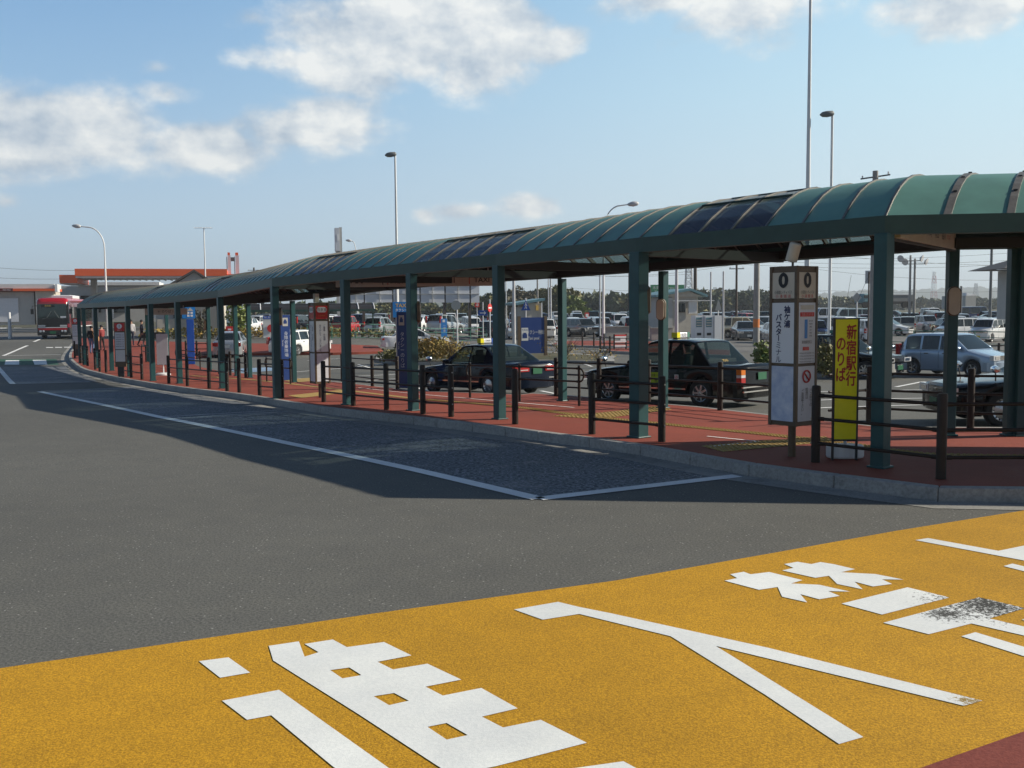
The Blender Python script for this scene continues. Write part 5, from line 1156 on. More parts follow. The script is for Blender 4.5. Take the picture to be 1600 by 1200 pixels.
put_text(t, '月極駐車場', 4.6 * k, 'white_gloss', (0, -.046, z0 + 12 * k), (R(90), 0, 0), vertical=True, spacing=.95)
t = thing('small_blue_sign', 'small upright blue sign with white lettering in front of the silver off-roader', 'sign', far_at(694, 533), R(18)); k = t.location.y / 1556
m = MB(); m.box(0, 0, 20 * k, 9.5 * k, .12, 30 * k); m.build('panel', 'sky_blue', t); m = MB(); m.box(0, 0, 3 * k, 5 * k, .10, 6 * k); m.build('post', 'dark_grey', t); m = MB(); m.box(-.5 * k, -.065, 31.5 * k, 4 * k, .01, 4 * k); m.build('pictogram', 'white_gloss', t); put_text(t, '一般車', 4.2 * k, 'white_gloss', (.5 * k, -.066, 20 * k), (R(90), 0, 0), vertical=True)
t = thing('notice_board', 'small white notice on a thin stake right of the blue Taxi pool board', 'sign', far_at(871, 541, .14), R(22)); k = t.location.y / 1556
m = MB(); m.box(0, 0, 14 * k, 9.5 * k, .03, 7.5 * k); m.build('panel', 'white_gloss', t); m = MB(); m.box(0, .03, 7 * k, .05, .03, 15 * k); m.build('stake', 'steel', t); put_text(t, 'お願い', 2.6 * k, 'black_ink', (0, -.02, 15 * k), (R(90), 0, 0)); put_text(t, '駐車禁止', 2.0 * k, 'black_ink', (0, -.02, 12.4 * k), (R(90), 0, 0))
t = thing('notice_board', 'white notice board with a red heading at the hut with the gabled roof', 'sign', far_at(1065, 519), R(16)); k = t.location.y / 1556
m = MB(); m.box(0, 0, 19 * k, 15 * k, .06, 24 * k); m.build('panel', 'poster_pale', t); m = MB(); m.box(0, -.04, 28 * k, 14 * k, .02, 6 * k); m.build('heading', 'maroon', t)
for s_ in (-6, 6): m = MB(); m.box(s_ * k, .04, 8 * k, .07, .05, 16 * k); m.build('post', 'steel', t)
put_text(t, '駐車場案内', 2.8 * k, 'white_gloss', (0, -.055, 28 * k), (R(90), 0, 0)); put_text(t, '24時間 500円', 2.5 * k, 'navy_ink', (0, -.035, 21 * k), (R(90), 0, 0), (.85, 1)); put_text(t, '1ヶ月 4000円', 2.5 * k, 'navy_ink', (0, -.035, 15 * k), (R(90), 0, 0), (.85, 1))
t = thing('red_white_board', 'red board with a white square beside the dark green people carrier', 'sign', far_at(917, 509), R(18)); k = t.location.y / 1556
m = MB(); m.box(0, 0, 13.5 * k, 7 * k, .1, 14 * k); m.build('panel', 'sign_red', t); m = MB(); m.box(0, -.055, 16 * k, 4.5 * k, .012, 5 * k); m.build('square', 'white_gloss', t); m = MB(); m.box(0, .03, 4 * k, .1, .08, 8 * k); m.build('post', 'steel', t)
t = thing('barricade', 'low white-barred barricade with a red top rail on the far traffic island', 'barrier', far_at(969, 546, .14), R(22)); k = t.location.y / 1556
m = MB(); m.box(0, -.04, 22 * k, 20 * k, .04, 2.2 * k); m.build('bar', 'sign_red', t)
for z, a, c in ((19.5, -10, 10), (12.5, -10, 10), (5.5, -10, 9), (16, 0, 9)): m = MB(); m.box((a + c) / 2 * k, -.04, z * k, (c - a) * k, .04, 2.4 * k if z != 16 else 5 * k); m.build('bar', 'white_gloss', t)
for s_ in (-10.5, 10.5): m = MB(); m.tube([(s_ * k, 0, 0), (s_ * k, 0, 24 * k)], 1.3 * k, 10); m.build('post', 'fence_brown', t)
t = thing('traffic_mirror', 'round white traffic mirror beside the hut with the gabled roof', 'mirror', far_at(1053, 522), 0); k = t.location.y / 1556; zc = CZ + ray(1052, 469)[1] * t.location.y - t.location.z
m = MB(); m.lathe([(6.5 * k, 0), (6.5 * k, .1), (5 * k, .22), (0, .3)], 20, 0, Matrix.Translation((-1 * k, -.05, zc)) @ Matrix.Rotation(R(40), 4, 'Z') @ Matrix.Rotation(R(90), 4, 'X')); m.build('mirror_face', 'white_gloss', t, smooth=True, angle=40); m = MB(); m.tube([(0, 0, 0), (0, 0, zc)], .05, 8); m.build('pole', 'steel', t)
t = thing('warning_sign', 'back of a grey triangular sign on a white post by the vending machines', 'sign', far_at(1122, 528), 0); k = t.location.y / 1556; zc = CZ + ray(1122, 476)[1] * t.location.y - t.location.z
m = MB(); m.prism([(-5 * k, -9 * k), (5 * k, -9 * k), (0, 9 * k)], 0, .04, 0, Matrix.Translation((0, -.07, zc)) @ Matrix.Rotation(R(90), 4, 'X')); m.build('panel', 'wall_grey', t); m = MB(); m.tube([(0, 0, 0), (0, 0, zc + 6 * k)], .05, 8); m.build('pole', 'white_gloss', t)
t = thing('diamond_sign', 'back of a diamond-shaped road sign on a white post above the yellow board', 'sign', far_at(1338, 535), 0); k = t.location.y / 1556; zc = CZ + ray(1336, 465)[1] * t.location.y - t.location.z
m = MB(); m.prism([(-7.5 * k, 0), (0, -8 * k), (7.5 * k, 0), (0, 8 * k)], 0, .04, 0, Matrix.Translation((-1 * k, -.07, zc)) @ Matrix.Rotation(R(90), 4, 'X')); m.build('panel', 'wall_grey', t); m = MB(); m.tube([(0, 0, 0), (0, 0, zc + 7 * k)], .06, 8); m.build('pole', 'white_gloss', t)
t = thing('road_sign', 'pale rectangular road sign on a brown pole beside the tall front column', 'sign', far_at(1356, 538), 0); k = t.location.y / 1556; zc = CZ + ray(1356, 433)[1] * t.location.y - t.location.z
m = MB(); m.box(-1 * k, .05, zc, 9 * k, .05, 20 * k); m.build('panel', 'steel', t); m = MB(); m.tube([(0, 0, 0), (0, 0, zc + 8 * k)], .055, 8); m.build('pole', 'post_brown', t)
# ------------------------------------------------------------------ buildings
def box_at(m, u0, u1, v0, v1, D, depth, mi=0, org=None):
    """box whose front face stands at depth D between these sight lines"""
    x0, x1 = ray(u0, 485)[0] * D, ray(u1, 485)[0] * D; z1, z0 = ZV((u0 + u1) / 2, v0, D), ZV((u0 + u1) / 2, v1, D)
    m.box((x0 + x1) / 2 - org[0], D + depth / 2 - org[1], (z0 + z1) / 2 - org[2], x1 - x0, depth, z1 - z0, 0, mi); return m
def bld(name, label, cat, u, D, rz=15): x = ray(u, 485)[0] * D; return thing(name, label, cat, (x, D, gz(x, D)), R(rz))
def part(t, name, mname, specs, bevel=0, **k):
    m = MB()
    for s_ in specs: box_at(m, *s_, org=t.location)
    return m.build(name, mname, t, bevel=bevel, **k)
# filling station with its two orange-edged roofs
t = bld('filling_station', 'filling station with flat orange-edged roofs behind the far canopy', 'petrol station', 240, 118)
part(t, 'canopy_roof', 'orange_fascia', [(128, 352, 420, 431, 118, 9)]); part(t, 'canopy_roof', 'orange_fascia', [(108, 133, 430.5, 443, 118.6, 9)]); part(t, 'canopy_roof', 'orange_fascia', [(352.2, 378, 427, 434, 118.5, 6)])
part(t, 'soffit', 'panel_white', [(130, 350, 431.4, 434, 118.3, 8.6)]); part(t, 'soffit', 'panel_white', [(110, 132, 443.3, 444.5, 118.9, 8.4)])
m = MB()
for k in range(22): box_at(m, 134 + k * 10, 135.5 + k * 10, 434.2, 435.6, 118.6, 8, org=t.location)
m.build('soffit_rib', 'wall_grey', t)
for u0, u1 in ((171, 179), (320, 327)): part(t, 'pillar', 'wall_grey', [(u0, u1, 434, 500, 124, 1.0)])
part(t, 'kiosk', 'wall_grey', [(135, 330, 447, 502, 134, 7)]); part(t, 'kiosk_band', 'white_matt', [(180, 300, 441, 446, 133.6, 7.6)])
for u0, u1 in ((146, 168), (186, 214), (222, 250)): part(t, 'window', 'dark_glass', [(u0, u1, 462, 488, 133.7, .4)])
for u0 in (200, 262): part(t, 'fuel_pump', 'white_gloss', [(u0, u0 + 5, 478, 497, 125, .6)])
# low shop at the far left
t = bld('shop', 'low grey shop with a white parapet and an orange stripe at the far left', 'shop', 30, 108)
part(t, 'wall', 'wall_grey', [(-70, 52, 456, 508, 108, 4)]); part(t, 'wall', 'wall_beige', [(52.3, 79, 454, 508, 107.6, 4)])
part(t, 'parapet', 'white_matt', [(-70, 79, 444, 451, 107.4, 4.4)]); part(t, 'parapet', 'white_gloss', [(79.2, 83, 443.5, 456, 107.2, 1.5)]); part(t, 'fascia', 'orange_fascia', [(-70, 79, 451.3, 455, 107.2, 4.5)]); part(t, 'fascia', 'maroon', [(-70, 18, 450.9, 455.4, 107.0, .3)])
put_text(t, 'Hot Hot', .22, 'white_gloss', (ray(9, 485)[0] * 106.95 - t.location.x, 106.95 - t.location.y, ZV(9, 453, 106.95) - t.location.z), (R(90), 0, 0))
part(t, 'shutter', 'poster_pale', [(0, 28, 466, 503, 107.8, .3)])  # pale panel: sunlight on this part of the wall, put into its colour
# grey gabled waiting hall behind the canopy
t = bld('waiting_hall', 'grey gabled hall with pale ribbed siding behind the far end of the canopy', 'building', 296, 82)
part(t, 'wall', 'wall_grey', [(246, 302, 466, 540, 82, 9)]); part(t, 'wall', 'wall_beige', [(302.2, 346, 466, 540, 81.6, 9.2)]); part(t, 'plinth', 'wall_beige', [(246, 302, 498.5, 540, 81.7, .5)])
part(t, 'window', 'dark_glass', [(270, 288, 479, 497, 81.6, .4)]); part(t, 'window_frame', 'steel_dark', [(269, 289, 477.8, 479, 81.5, .5)])
m = MB()
for k in range(18): box_at(m, 303 + k * 2.4, 304.2 + k * 2.4, 467, 539, 81.45, .2, org=t.location)
m.build('siding_rib', 'wall_grey', t)
def gable(t, ul, uc, ur, ve, vt, D, depth, mname, over=.3, th=.18, wall='wall_grey'):
    o = t.location; xl, xc, xr = (ray(u, 485)[0] * D - o.x for u in (ul, uc, ur)); ze, zt = ZV(uc, ve, D) - o.z, ZV(uc, vt, D) - o.z; y0, y1 = D - o.y - over, D - o.y + depth + over
    m = MB()
    for a, za, c, zc in ((xl, ze, xc, zt), (xc, zt, xr, ze)):
        m.add([(a, y0, za), (c, y0, zc), (c, y1, zc), (a, y1, za), (a, y0, za + th), (c, y0, zc + th), (c, y1, zc + th), (a, y1, za + th)], [(0, 1, 2, 3), (7, 6, 5, 4), (0, 4, 5, 1), (3, 2, 6, 7), (0, 3, 7, 4), (1, 5, 6, 2)])
    m.build('roof', mname, t); m = MB(); f = .06
    m.prism([(xl + .3, ze + .02), (xr - .3, ze + .02), (xc, zt - .02)], 0, .12, 0, Matrix.Translation((0, y0 + over + .12, 0)) @ Matrix.Rotation(R(90), 4, 'X')); m.build('gable_wall', wall, t)
gable(t, 236, 305, 366, 466, 424.5, 82, 9, 'roof_dark')
# totem towers and sign towers
t = bld('totem_sign', 'pair of white totem towers with orange tips behind the filling station', 'sign', 368, 125)
for u0, u1, v0 in ((358.5, 363, 399), (370, 375.5, 399)):
    part(t, 'tower', 'panel_white', [(u0, u1, v0, 500, 125, .8)]); part(t, 'tip', 'orange_fascia', [(u0 + .3, u1 - .6, 394.5, v0, 125.1, .6)]); part(t, 'side_band', 'steel_dark', [(u0 - 1.2, u0 - .1, v0 + 2, 500, 125.2, .6)])
part(t, 'crossbar', 'steel_dark', [(363.1, 369.8, 402, 408, 125.2, .5)])
t = bld('tower_sign', 'tall grey tower sign rising above the middle of the canopy roof', 'sign', 532, 128)
part(t, 'panel', 'panel_white', [(526.5, 533, 356, 392, 128, 1.2)]); part(t, 'side', 'wall_grey', [(533.1, 537, 355, 401, 128.1, 1.2)]); part(t, 'mast', 'wall_grey', [(528, 532, 392, 500, 128.2, 1.0)]); part(t, 'mark', 'white_gloss', [(528.5, 531.5, 366, 376, 127.95, .1)])
# big white screens on dark posts
t = bld('panel_wall', 'row of large white panels raised on dark posts behind the silver estate', 'hoarding', 645, 92)
for a, c in ((540, 569), (571, 613), (615, 656), (658, 695.5), (698, 736), (738.5, 752)):
    part(t, 'panel', 'panel_white', [(a, c, 424, 472.6, 92, .12)])
for u in (569.7, 613.8, 656.8, 696.7, 737.2): part(t, 'post', 'post_brown', [(u - 1.9, u + 1.9, 422, 526, 92.16, .35)])
m = MB()
for v in (459.5, 446): box_at(m, 540, 752, v - .45, v + .45, 91.9, .12, org=t.location)
for a in (556, 593, 634, 676, 717): box_at(m, a - .5, a + .5, 424, 473, 91.86, .1, org=t.location)
m.build('batten', 'wall_grey', t)
# small arched shelter
t = bld('cycle_shelter', 'low bicycle shelter with a dark barrel roof and white arches behind the red-topped pillar', 'shelter', 480, 84)
o = t.location; m = MB(); xa, xb = ray(384, 485)[0] * 84 - o.x, ray(585, 485)[0] * 84 - o.x; ze, zt = ZV(480, 484, 84) - o.z, ZV(480, 474, 84) - o.z; dp = 2.4
prof = [(dp * k / 10, ze + (zt - ze) * math.sin(math.pi * k / 10) ** .7) for k in range(11)]
for (y0, z0), (y1, z1) in zip(prof, prof[1:]): m.add([(xa, y0, z0), (xb, y0, z0), (xb, y1, z1), (xa, y1, z1), (xa, y0, z0 - .04), (xb, y0, z0 - .04), (xb, y1, z1 - .04), (xa, y1, z1 - .04)], [(0, 1, 2, 3), (7, 6, 5, 4), (0, 4, 5, 1), (3, 2, 6, 7), (0, 3, 7, 4), (1, 5, 6, 2)])
m.build('roof', 'dark_grey', t, weld=True, smooth=True, angle=60)
for k in range(9):
    x = xa + (xb - xa) * k / 8; m = MB(); m.tube([(x, y, z + .02) for y, z in prof], .045, 6); m.build('arch', 'white_gloss', t)
    if k % 2 == 0: m = MB(); m.box(x, dp / 2, ze / 2, .12, .12, ze); m.build('post', 'fascia_green', t)
part(t, 'eave', 'fascia_green', [(384, 585, 483.5, 487, 83.9, .12)])
m = MB()
for v in (492, 497): box_at(m, 384, 470, v - .4, v + .4, 85.5, .05, org=t.location)
m.build('rail', 'white_gloss', t)
# site board with a red disc
t = bld('site_board', 'white site board with a blue heading and a red disc beyond the white estate car', 'board', 427, 76)
part(t, 'panel', 'white_matt', [(411, 449, 498, 528, 76, .1)]); part(t, 'heading', 'sign_blue', [(411, 449, 493.5, 498, 75.98, .12)])
for u in (413, 447): part(t, 'post', 'steel', [(u - .6, u + .6, 493, 545, 76.2, .08)])
m = MB(); m.lathe([(.30, 0), (.30, .02), (0, .02)], 20, 0, Matrix.Translation((ray(423, 485)[0] * 76 - t.location.x, -.04, ZV(423, 513, 76) - t.location.z)) @ Matrix.Rotation(R(90), 4, 'X')); m.build('disc', 'sign_red', t)
put_text(t, '袖ケ浦バスターミナル', .14, 'white_gloss', (0, -.06, ZV(430, 495.8, 76) - t.location.z), (R(90), 0, 0))
t = bld('red_box', 'small red postbox-like sign at the foot of the bush left of the bicycle shelter', 'sign', 357, 78)
part(t, 'box', 'sign_red', [(352, 363, 510, 520, 78, .3)]); part(t, 'label', 'white_gloss', [(355, 360, 513.5, 516, 77.97, .1)]); part(t, 'post', 'steel', [(356.5, 358.5, 520, 540, 78.1, .1)])
# pent-roofed booth and gabled hut of the car park, vending machines, low wall
t = bld('booth', 'small cream booth with a sloping blue-grey roof behind the Taxi pool board', 'booth', 835, 88)
part(t, 'wall', 'wall_beige', [(823, 847, 473.5, 518, 88, 3.0)]); part(t, 'door', 'wall_grey', [(811.5, 822.8, 480, 518, 88.4, 2.6)]); part(t, 'downpipe', 'white_gloss', [(845.6, 847.6, 473, 516, 87.9, .1)]); part(t, 'lamp', 'gold_ink', [(837, 841, 477, 485, 87.85, .15)])
o = t.location; m = MB(); x0, x1 = ray(803, 485)[0] * 88 - o.x, ray(850, 485)[0] * 88 - o.x; z0, z1 = ZV(803, 477, 88) - o.z, ZV(850, 469.5, 88) - o.z
m.add([(x0, -.5, z0), (x1, -.5, z1), (x1, 3.6, z1), (x0, 3.6, z0), (x0, -.5, z0 + .2), (x1, -.5, z1 + .2), (x1, 3.6, z1 + .2), (x0, 3.6, z0 + .2)], [(0, 3, 2, 1), (4, 5, 6, 7), (0, 1, 5, 4), (1, 2, 6, 5), (2, 3, 7, 6), (3, 0, 4, 7)]); m.build('roof', 'roof_teal', t)
t = bld('hut', 'grey hut with a low gabled roof and a white board in the car park', 'hut', 1060, 80)
part(t, 'wall', 'wall_grey', [(1030, 1050, 465, 522, 80, 4)]); part(t, 'wall', 'wall_beige', [(1050.2, 1094, 463, 522, 80.2, 4)]); part(t, 'board', 'white_matt', [(1077, 1091, 470, 490, 79.9, .2)]); part(t, 'window', 'dark_glass', [(1062, 1072, 474, 488, 80.05, .2)]); part(t, 'fascia', 'white_matt', [(1050, 1120, 469.2, 470.4, 79.7, .2)])
gable(t, 1020, 1078, 1107, 464, 454, 80, 4, 'roof_teal', wall='wall_beige')
for u0, lb in ((1086, 'white drinks machine at the left of the pair before the gabled hut'), (1101.5, 'white drinks machine at the right of the pair before the gabled hut')):
    t = bld('vending_machine', lb, 'vending machine', u0 + 7, 76); part(t, 'cabinet', 'white_gloss', [(u0, u0 + 14, 493, 531, 76, .8)]); part(t, 'display_window', 'roof_teal', [(u0 + 1.5, u0 + 11, 496, 511, 75.97, .1)]); part(t, 'dispensing_flap', 'trim_black', [(u0 + 3, u0 + 10, 520, 524, 75.97, .1)])
    m = MB()
    for v in (499.5, 503.5, 507.5): box_at(m, u0 + 2, u0 + 10.5, v, v + 1.8, 75.94, .08, org=t.location)
    m.build('can_row', 'beige_sign', t)
t = bld('changing_board', 'tall white cabinet right of the two drinks machines', 'cabinet', 1121, 76); part(t, 'cabinet', 'white_gloss', [(1116.5, 1128, 493, 531, 76, .6)]); part(t, 'side', 'wall_grey', [(1128.2, 1130, 493, 531, 76.05, .55)])
t = bld('low_wall', 'low stained concrete wall in front of the pale green microvan', 'wall', 985, 79); part(t, 'wall', 'concrete', [(945, 1018, 511, 526, 79, .3)]); part(t, 'coping', 'concrete', [(944, 1019, 509.8, 510.9, 78.9, .5)])
t = bld('low_wall', 'low grey concrete wall below the gabled hut', 'wall', 1045, 74); part(t, 'wall', 'concrete', [(1016, 1052, 513, 531, 74, .3)]); part(t, 'coping', 'concrete', [(1015, 1053, 511.9, 512.9, 73.9, .5)])
t = bld('green_road_sign', 'large green highway direction board above the gabled hut', 'sign', 1044, 150)
part(t, 'panel', mat('road_green', (.02, .20, .09), .5), [(1015, 1071, 445, 470, 150, .2)]); 
for u in (1022, 1062): part(t, 'post', 'steel', [(u, u + 1.6, 445, 490, 150.3, .2)])
for v, s_, u in ((450, '木更津', 1026), (457, '千 葉', 1026), (464, '袖ケ浦', 1026), (450, 'Kisarazu', 1044), (457, 'Chiba', 1042)): put_text(t, s_, .55, 'steel', (ray(u, 485)[0] * 149.8 - t.location.x, -.15, ZV(u, v, 149.8) - t.location.z), (R(90), 0, 0))
t = bld('kiosk_roof', 'dark hipped roof of a shed at the far right edge', 'shed', 1590, 62, 0)
o = t.location; m = MB(); xl, xr = ray(1555, 485)[0] * 62 - o.x, ray(1640, 485)[0] * 62 - o.x; ze, zt = ZV(1590, 420, 62) - o.z, ZV(1590, 404, 62) - o.z
m.add([(xl, -1, ze), (xr, -1, ze), (xr, 4, ze), (xl, 4, ze), (xl + 1.6, 1.5, zt), (xr - 1, 1.5, zt)], [(0, 1, 5, 4), (1, 2, 5), (2, 3, 4, 5), (3, 0, 4), (3, 2, 1, 0)]); m.build('roof', 'roof_dark', t)
part(t, 'wall', 'wall_grey', [(1594, 1640, 421, 500, 62.4, 3)]); part(t, 'gutter', 'white_matt', [(1557, 1640, 420.4, 421.5, 61.2, .15)])
t = bld('plant_house', 'small grey flat-roofed block with white roof units beyond the car park at the right', 'building', 1516, 170)
part(t, 'wall', 'wall_grey', [(1507, 1526, 462, 482, 170, 6)]); part(t, 'roof_unit', 'white_gloss', [(1512, 1515, 457.5, 461.8, 171, 2)]); part(t, 'roof_unit', 'white_gloss', [(1523, 1529, 459.5, 461.8, 171, 2)])
t = bld('tanker_lorry', 'long dark articulated lorry on the road beyond the car park', 'lorry', 1392, 150)
part(t, 'cab', 'roof_teal', [(1342, 1360, 459, 474, 150, 2.4)], bevel=.3); part(t, 'windscreen', 'dark_glass', [(1344, 1352, 461, 466, 149.95, .3)]); part(t, 'trailer', 'steel_dark', [(1362, 1434, 461, 471, 150.2, 2.4)]); part(t, 'trailer_stripe', 'steel', [(1362, 1434, 460, 461, 150.1, 2.6)]); part(t, 'chassis', 'trim_black', [(1343, 1434, 471, 475, 150.2, 2.2)])
for u in (1347, 1372, 1418, 1425):
    m = MB(); x = ray(u, 485)[0] * 150 - t.location.x; m.lathe([(.5, -.15), (.5, .15), (0, .15)], 16, 0, Matrix.Translation((x, .2, ZV(u, 476, 150) - t.location.z)) @ Matrix.Rotation(R(90), 4, 'X')); m.build('wheel', 'tyre', t)

# ------------------------------------------------------------------ lamps, poles, wires
def lamp_pole(label, u, v, D, r0, r1, head, lean=0.0, name='street_lamp', mname='pole_white', reach=0, hs=1.0):
    x = ray(u, 485)[0] * D; z0 = gz(x, D); h = ZV(u, v, D) - z0; t = thing(name, label, 'lamp', (x, D, z0)); m = MB()
    if head == 'curve':
        pts = [(0, 0, 0), (0, 0, h * .45), (0, 0, h * .80)]; rs = [r0, (r0 + r1) / 2, r1]
        for k in range(1, 9): a = R(90 * k / 8); pts.append((reach * .62 * (1 - math.cos(a)), 0, h * .80 + h * .185 * math.sin(a))); rs.append(r1)
        pts.append((reach * .9, 0, h * .992)); rs.append(r1 * .8); m.tube(pts, rs, 8); m.build('pole', mname, t, smooth=True, angle=40)
        sgn = 1 if reach > 0 else -1; m = MB(); M = Matrix.Translation((reach * .9 + sgn * .32, 0, h * .995)) @ Matrix.Rotation(R(-6) * sgn, 4, 'Y') @ Matrix.Rotation(R(90), 4, 'Y'); m.lathe([(.05, -.4), (.12, -.3), (.19, 0), (.15, .3), (.04, .42)], 12, 0, M); m.build('lamp_head', 'steel', t, smooth=True, angle=50)
    else:
        m.tube([(0, 0, 0), (0, 0, .9), (0, 0, h)], [r0 * 1.15, r0, r1], 10); m.build('pole', mname, t, smooth=True, angle=40)
        if head == 'cobra':
            m = MB(); M = Matrix.Translation((-.18 * hs, 0, h + .06)) @ Matrix.Rotation(R(-96), 4, 'Y'); m.lathe([(.05 * hs, -.26 * hs), (.13 * hs, -.2 * hs), (.15 * hs, .1 * hs), (.12 * hs, .3 * hs), (.03 * hs, .42 * hs)], 12, 0, M); m.build('lamp_head', 'steel_dark', t, smooth=True, angle=50)
    return t
lamp_pole('very tall pale mast rising out of the top of the picture above the canopy', 1260, -70, 46, .13, .055, None, name='flag_mast')
lamp_pole('tall slim lamp with a grey cobra head right of the pale mast', 1296, 180, 46, .075, .055, 'cobra', hs=.95)
lamp_pole('tall slim lamp with a flat dark head above the middle of the canopy', 621.5, 243, 56, .085, .055, 'cobra', hs=.95)
lamp_pole('curved street lamp arching right above the canopy, left of the pale mast', 943, 318, 72, .11, .05, 'curve', reach=2.0)
lamp_pole('curved street lamp arching left in front of the filling station', 167, 352, 92, .13, .06, 'curve', reach=-2.4)
lamp_pole('small distant curved lamp beside the tall grey tower sign', 558.5, 375, 140, .12, .06, 'curve', reach=-.8)
t = lamp_pole('thin mast with a flat aerial in front of the filling station roof', 322.5, 356, 96, .07, .05, None, name='aerial_mast'); h = ZV(322.5, 356, 96) - t.location.z
m = MB(); m.tube([(-.9, 0, h), (.85, 0, h - .02)], .03, 6); m.build('aerial', 'white_gloss', t)
for k in range(7): m = MB(); x = -.85 + .25 * k; m.tube([(x, -.35, h + .02), (x, .35, h + .02)], .02, 5); m.build('element', 'white_gloss', t)
def pole(label, u, vt, D, r, mname='steel', name='pole', cat='pole', arms=()):
    x = ray(u, 485)[0] * D; z0 = gz(x, D); h = ZV(u, vt, D) - z0; t = thing(name, label, cat, (x, D, z0)); m = MB(); m.tube([(0, 0, 0), (0, 0, h)], [r * 1.15, r * .85], 10); m.build('pole', mname, t, smooth=True, angle=40)
    for dz, w, tilt in arms:
        m = MB(); m.tube([(-w / 2, 0, h - dz - tilt), (w / 2, 0, h - dz + tilt)], .05, 6); m.build('crossarm', 'steel_dark', t)
        for s_ in (-1, 1):
            m = MB(); m.lathe([(.03, 0), (.06, .03), (.03, .08), (.06, .12), (.03, .16), (0, .17)], 8, 0, Matrix.Translation((s_ * w * .44, 0, h - dz + tilt * s_ + .03))); m.build('insulator', 'white_matt', t)
    return t
pole('thick concrete utility pole with a crossarm above the near end of the canopy', 1364, 267, 60, .19, 'pole_concrete', 'utility_pole', 'pole', arms=((.35, 1.75, .12),))
t = pole('thick grey concrete column with an orange band left of the numbered pillar', 1182, 330, 66, .19, 'pole_concrete', 'utility_pole', arms=())
m = MB(); z = ZV(1182, 505, 66) - t.location.z; m.lathe([(.215, z - .28), (.215, z + .28)], 14); m.build('warning_band', 'orange_ink', t)
pole('grey pole left of the pent-roof booth', 803, 380, 78, .12, 'steel', arms=()); pole('thin grey pole in front of the dark trees', 791, 410, 92, .06, 'steel')
pole('brown pole at the right of the dark trees', 840, 420, 105, .10, 'pole_concrete'); pole('left one of two close grey poles behind the white hatchback', 857, 415, 100, .06, 'steel'); pole('right one of two close grey poles behind the white hatchback', 860.5, 415, 99, .09, 'steel')
pole('thin pole beside the curved lamp above the pale green microvan', 937.5, 415, 85, .07, 'steel'); pole('left one of two timber poles above the low concrete wall', 983, 415, 130, .12, 'wood_pole', 'utility_pole'); pole('right one of two timber poles above the low concrete wall', 987, 430, 150, .10, 'wood_pole', 'utility_pole')
pole('grey pole right of the traffic mirror', 1057, 410, 72, .12, 'steel'); pole('slim grey post above the drinks machines', 1110.5, 425, 78, .07, 'steel'); pole('slim grey post right of the back of the triangular sign', 1130, 424, 74, .07, 'steel'); pole('timber utility pole left of the concrete column with the orange band', 1150.5, 405, 95, .11, 'wood_pole', 'utility_pole', arms=((.3, 1.4, 0), (.9, 1.4, 0)))
pole('dark pole close beside the lattice mast', 1086, 400, 110, .20, 'wood_pole'); pole('dark utility pole at the right behind the dark blue van', 1547, 340, 100, .13, 'steel_dark', 'utility_pole', arms=((.5, 1.6, 0), (1.3, 1.6, 0))); pole('short dark stub pole left of the grey block', 1501, 447, 120, .14, 'steel_dark')
pole('distant timber pole at the right of the white totem towers', 398.5, 418, 150, .14, 'wood_pole', 'utility_pole', arms=((.4, 1.8, 0),)); pole('thin distant pole above the roof of the bicycle shelter', 1215, 420, 130, .07, 'steel_dark'); t = pole('white bollard post at the far left beside the pale microvan', 14, 488, 84, .13, 'white_gloss', 'bollard', 'bollard')
for u, vt, lb in ((1421, 399, 'left floodlight pole of the pair at the right'), (1428, 404, 'right floodlight pole of the pair with round lamps at the right')):
    t = pole(lb, u, vt, 112, .13, 'pole_concrete', 'floodlight_pole', 'lamp', arms=((.6, 2.4, 0),)); h = ZV(u, vt, 112) - t.location.z
    for s_ in (-1, 1): m = MB(); m.lathe([(.08, 0), (.38, .25), (.40, .3), (0, .32)], 14, 0, Matrix.Translation((s_ * 1.0, -.1, h - .3)) @ Matrix.Rotation(R(50 * s_), 4, 'Z') @ Matrix.Rotation(R(105), 4, 'X')); m.build('floodlight', 'steel', t, smooth=True, angle=50)
def lattice(label, u, vt, D, w, mats, n=9):
    x = ray(u, 485)[0] * D; h = ZV(u, vt, D); t = thing('lattice_mast', label, 'mast', (x, D, 0)); ms = [MB(), MB()]
    r = w * .05
    for k in range(n):
        z0, z1 = h * k / n, h * (k + 1) / n; q = lambda z: w / 2 * (1 - .65 * z / h); m = ms[(k // 2) % 2]
        for a, c in (((-1, -1), (1, -1)), ((1, -1), (1, 1)), ((1, 1), (-1, 1)), ((-1, 1), (-1, -1))):
            m.tube([(a[0] * q(z0), a[1] * q(z0), z0), (a[0] * q(z1), a[1] * q(z1), z1)], r, 4); m.tube([(a[0] * q(z0), a[1] * q(z0), z0), (c[0] * q(z1), c[1] * q(z1), z1)], r * .6, 4); m.tube([(a[0] * q(z1), a[1] * q(z1), z1), (c[0] * q(z1), c[1] * q(z1), z1)], r * .6, 4)
    for m, n_ in zip(ms, mats): m.build('lattice', n_, t)
lattice('steel lattice mast rising behind the gabled hut', 1076, 380, 125, 1.2, ('steel', 'steel'), 14); lattice('distant red and white lattice mast in front of the hills', 1458.5, 425, 1800, 10, ('white_matt', 'lamp_red'))
for u, vt, D, lb in ((1117, 449, 1500, 'faint pylon on the skyline above the triangular sign'), (1172, 447, 1500, 'faint pylon on the skyline right of the timber utility pole'), (1524, 443, 1700, 'faint pylon on the far hills at the right')): lattice(lb, u, vt, D, 9, ('steel_dark', 'steel_dark'), 7)
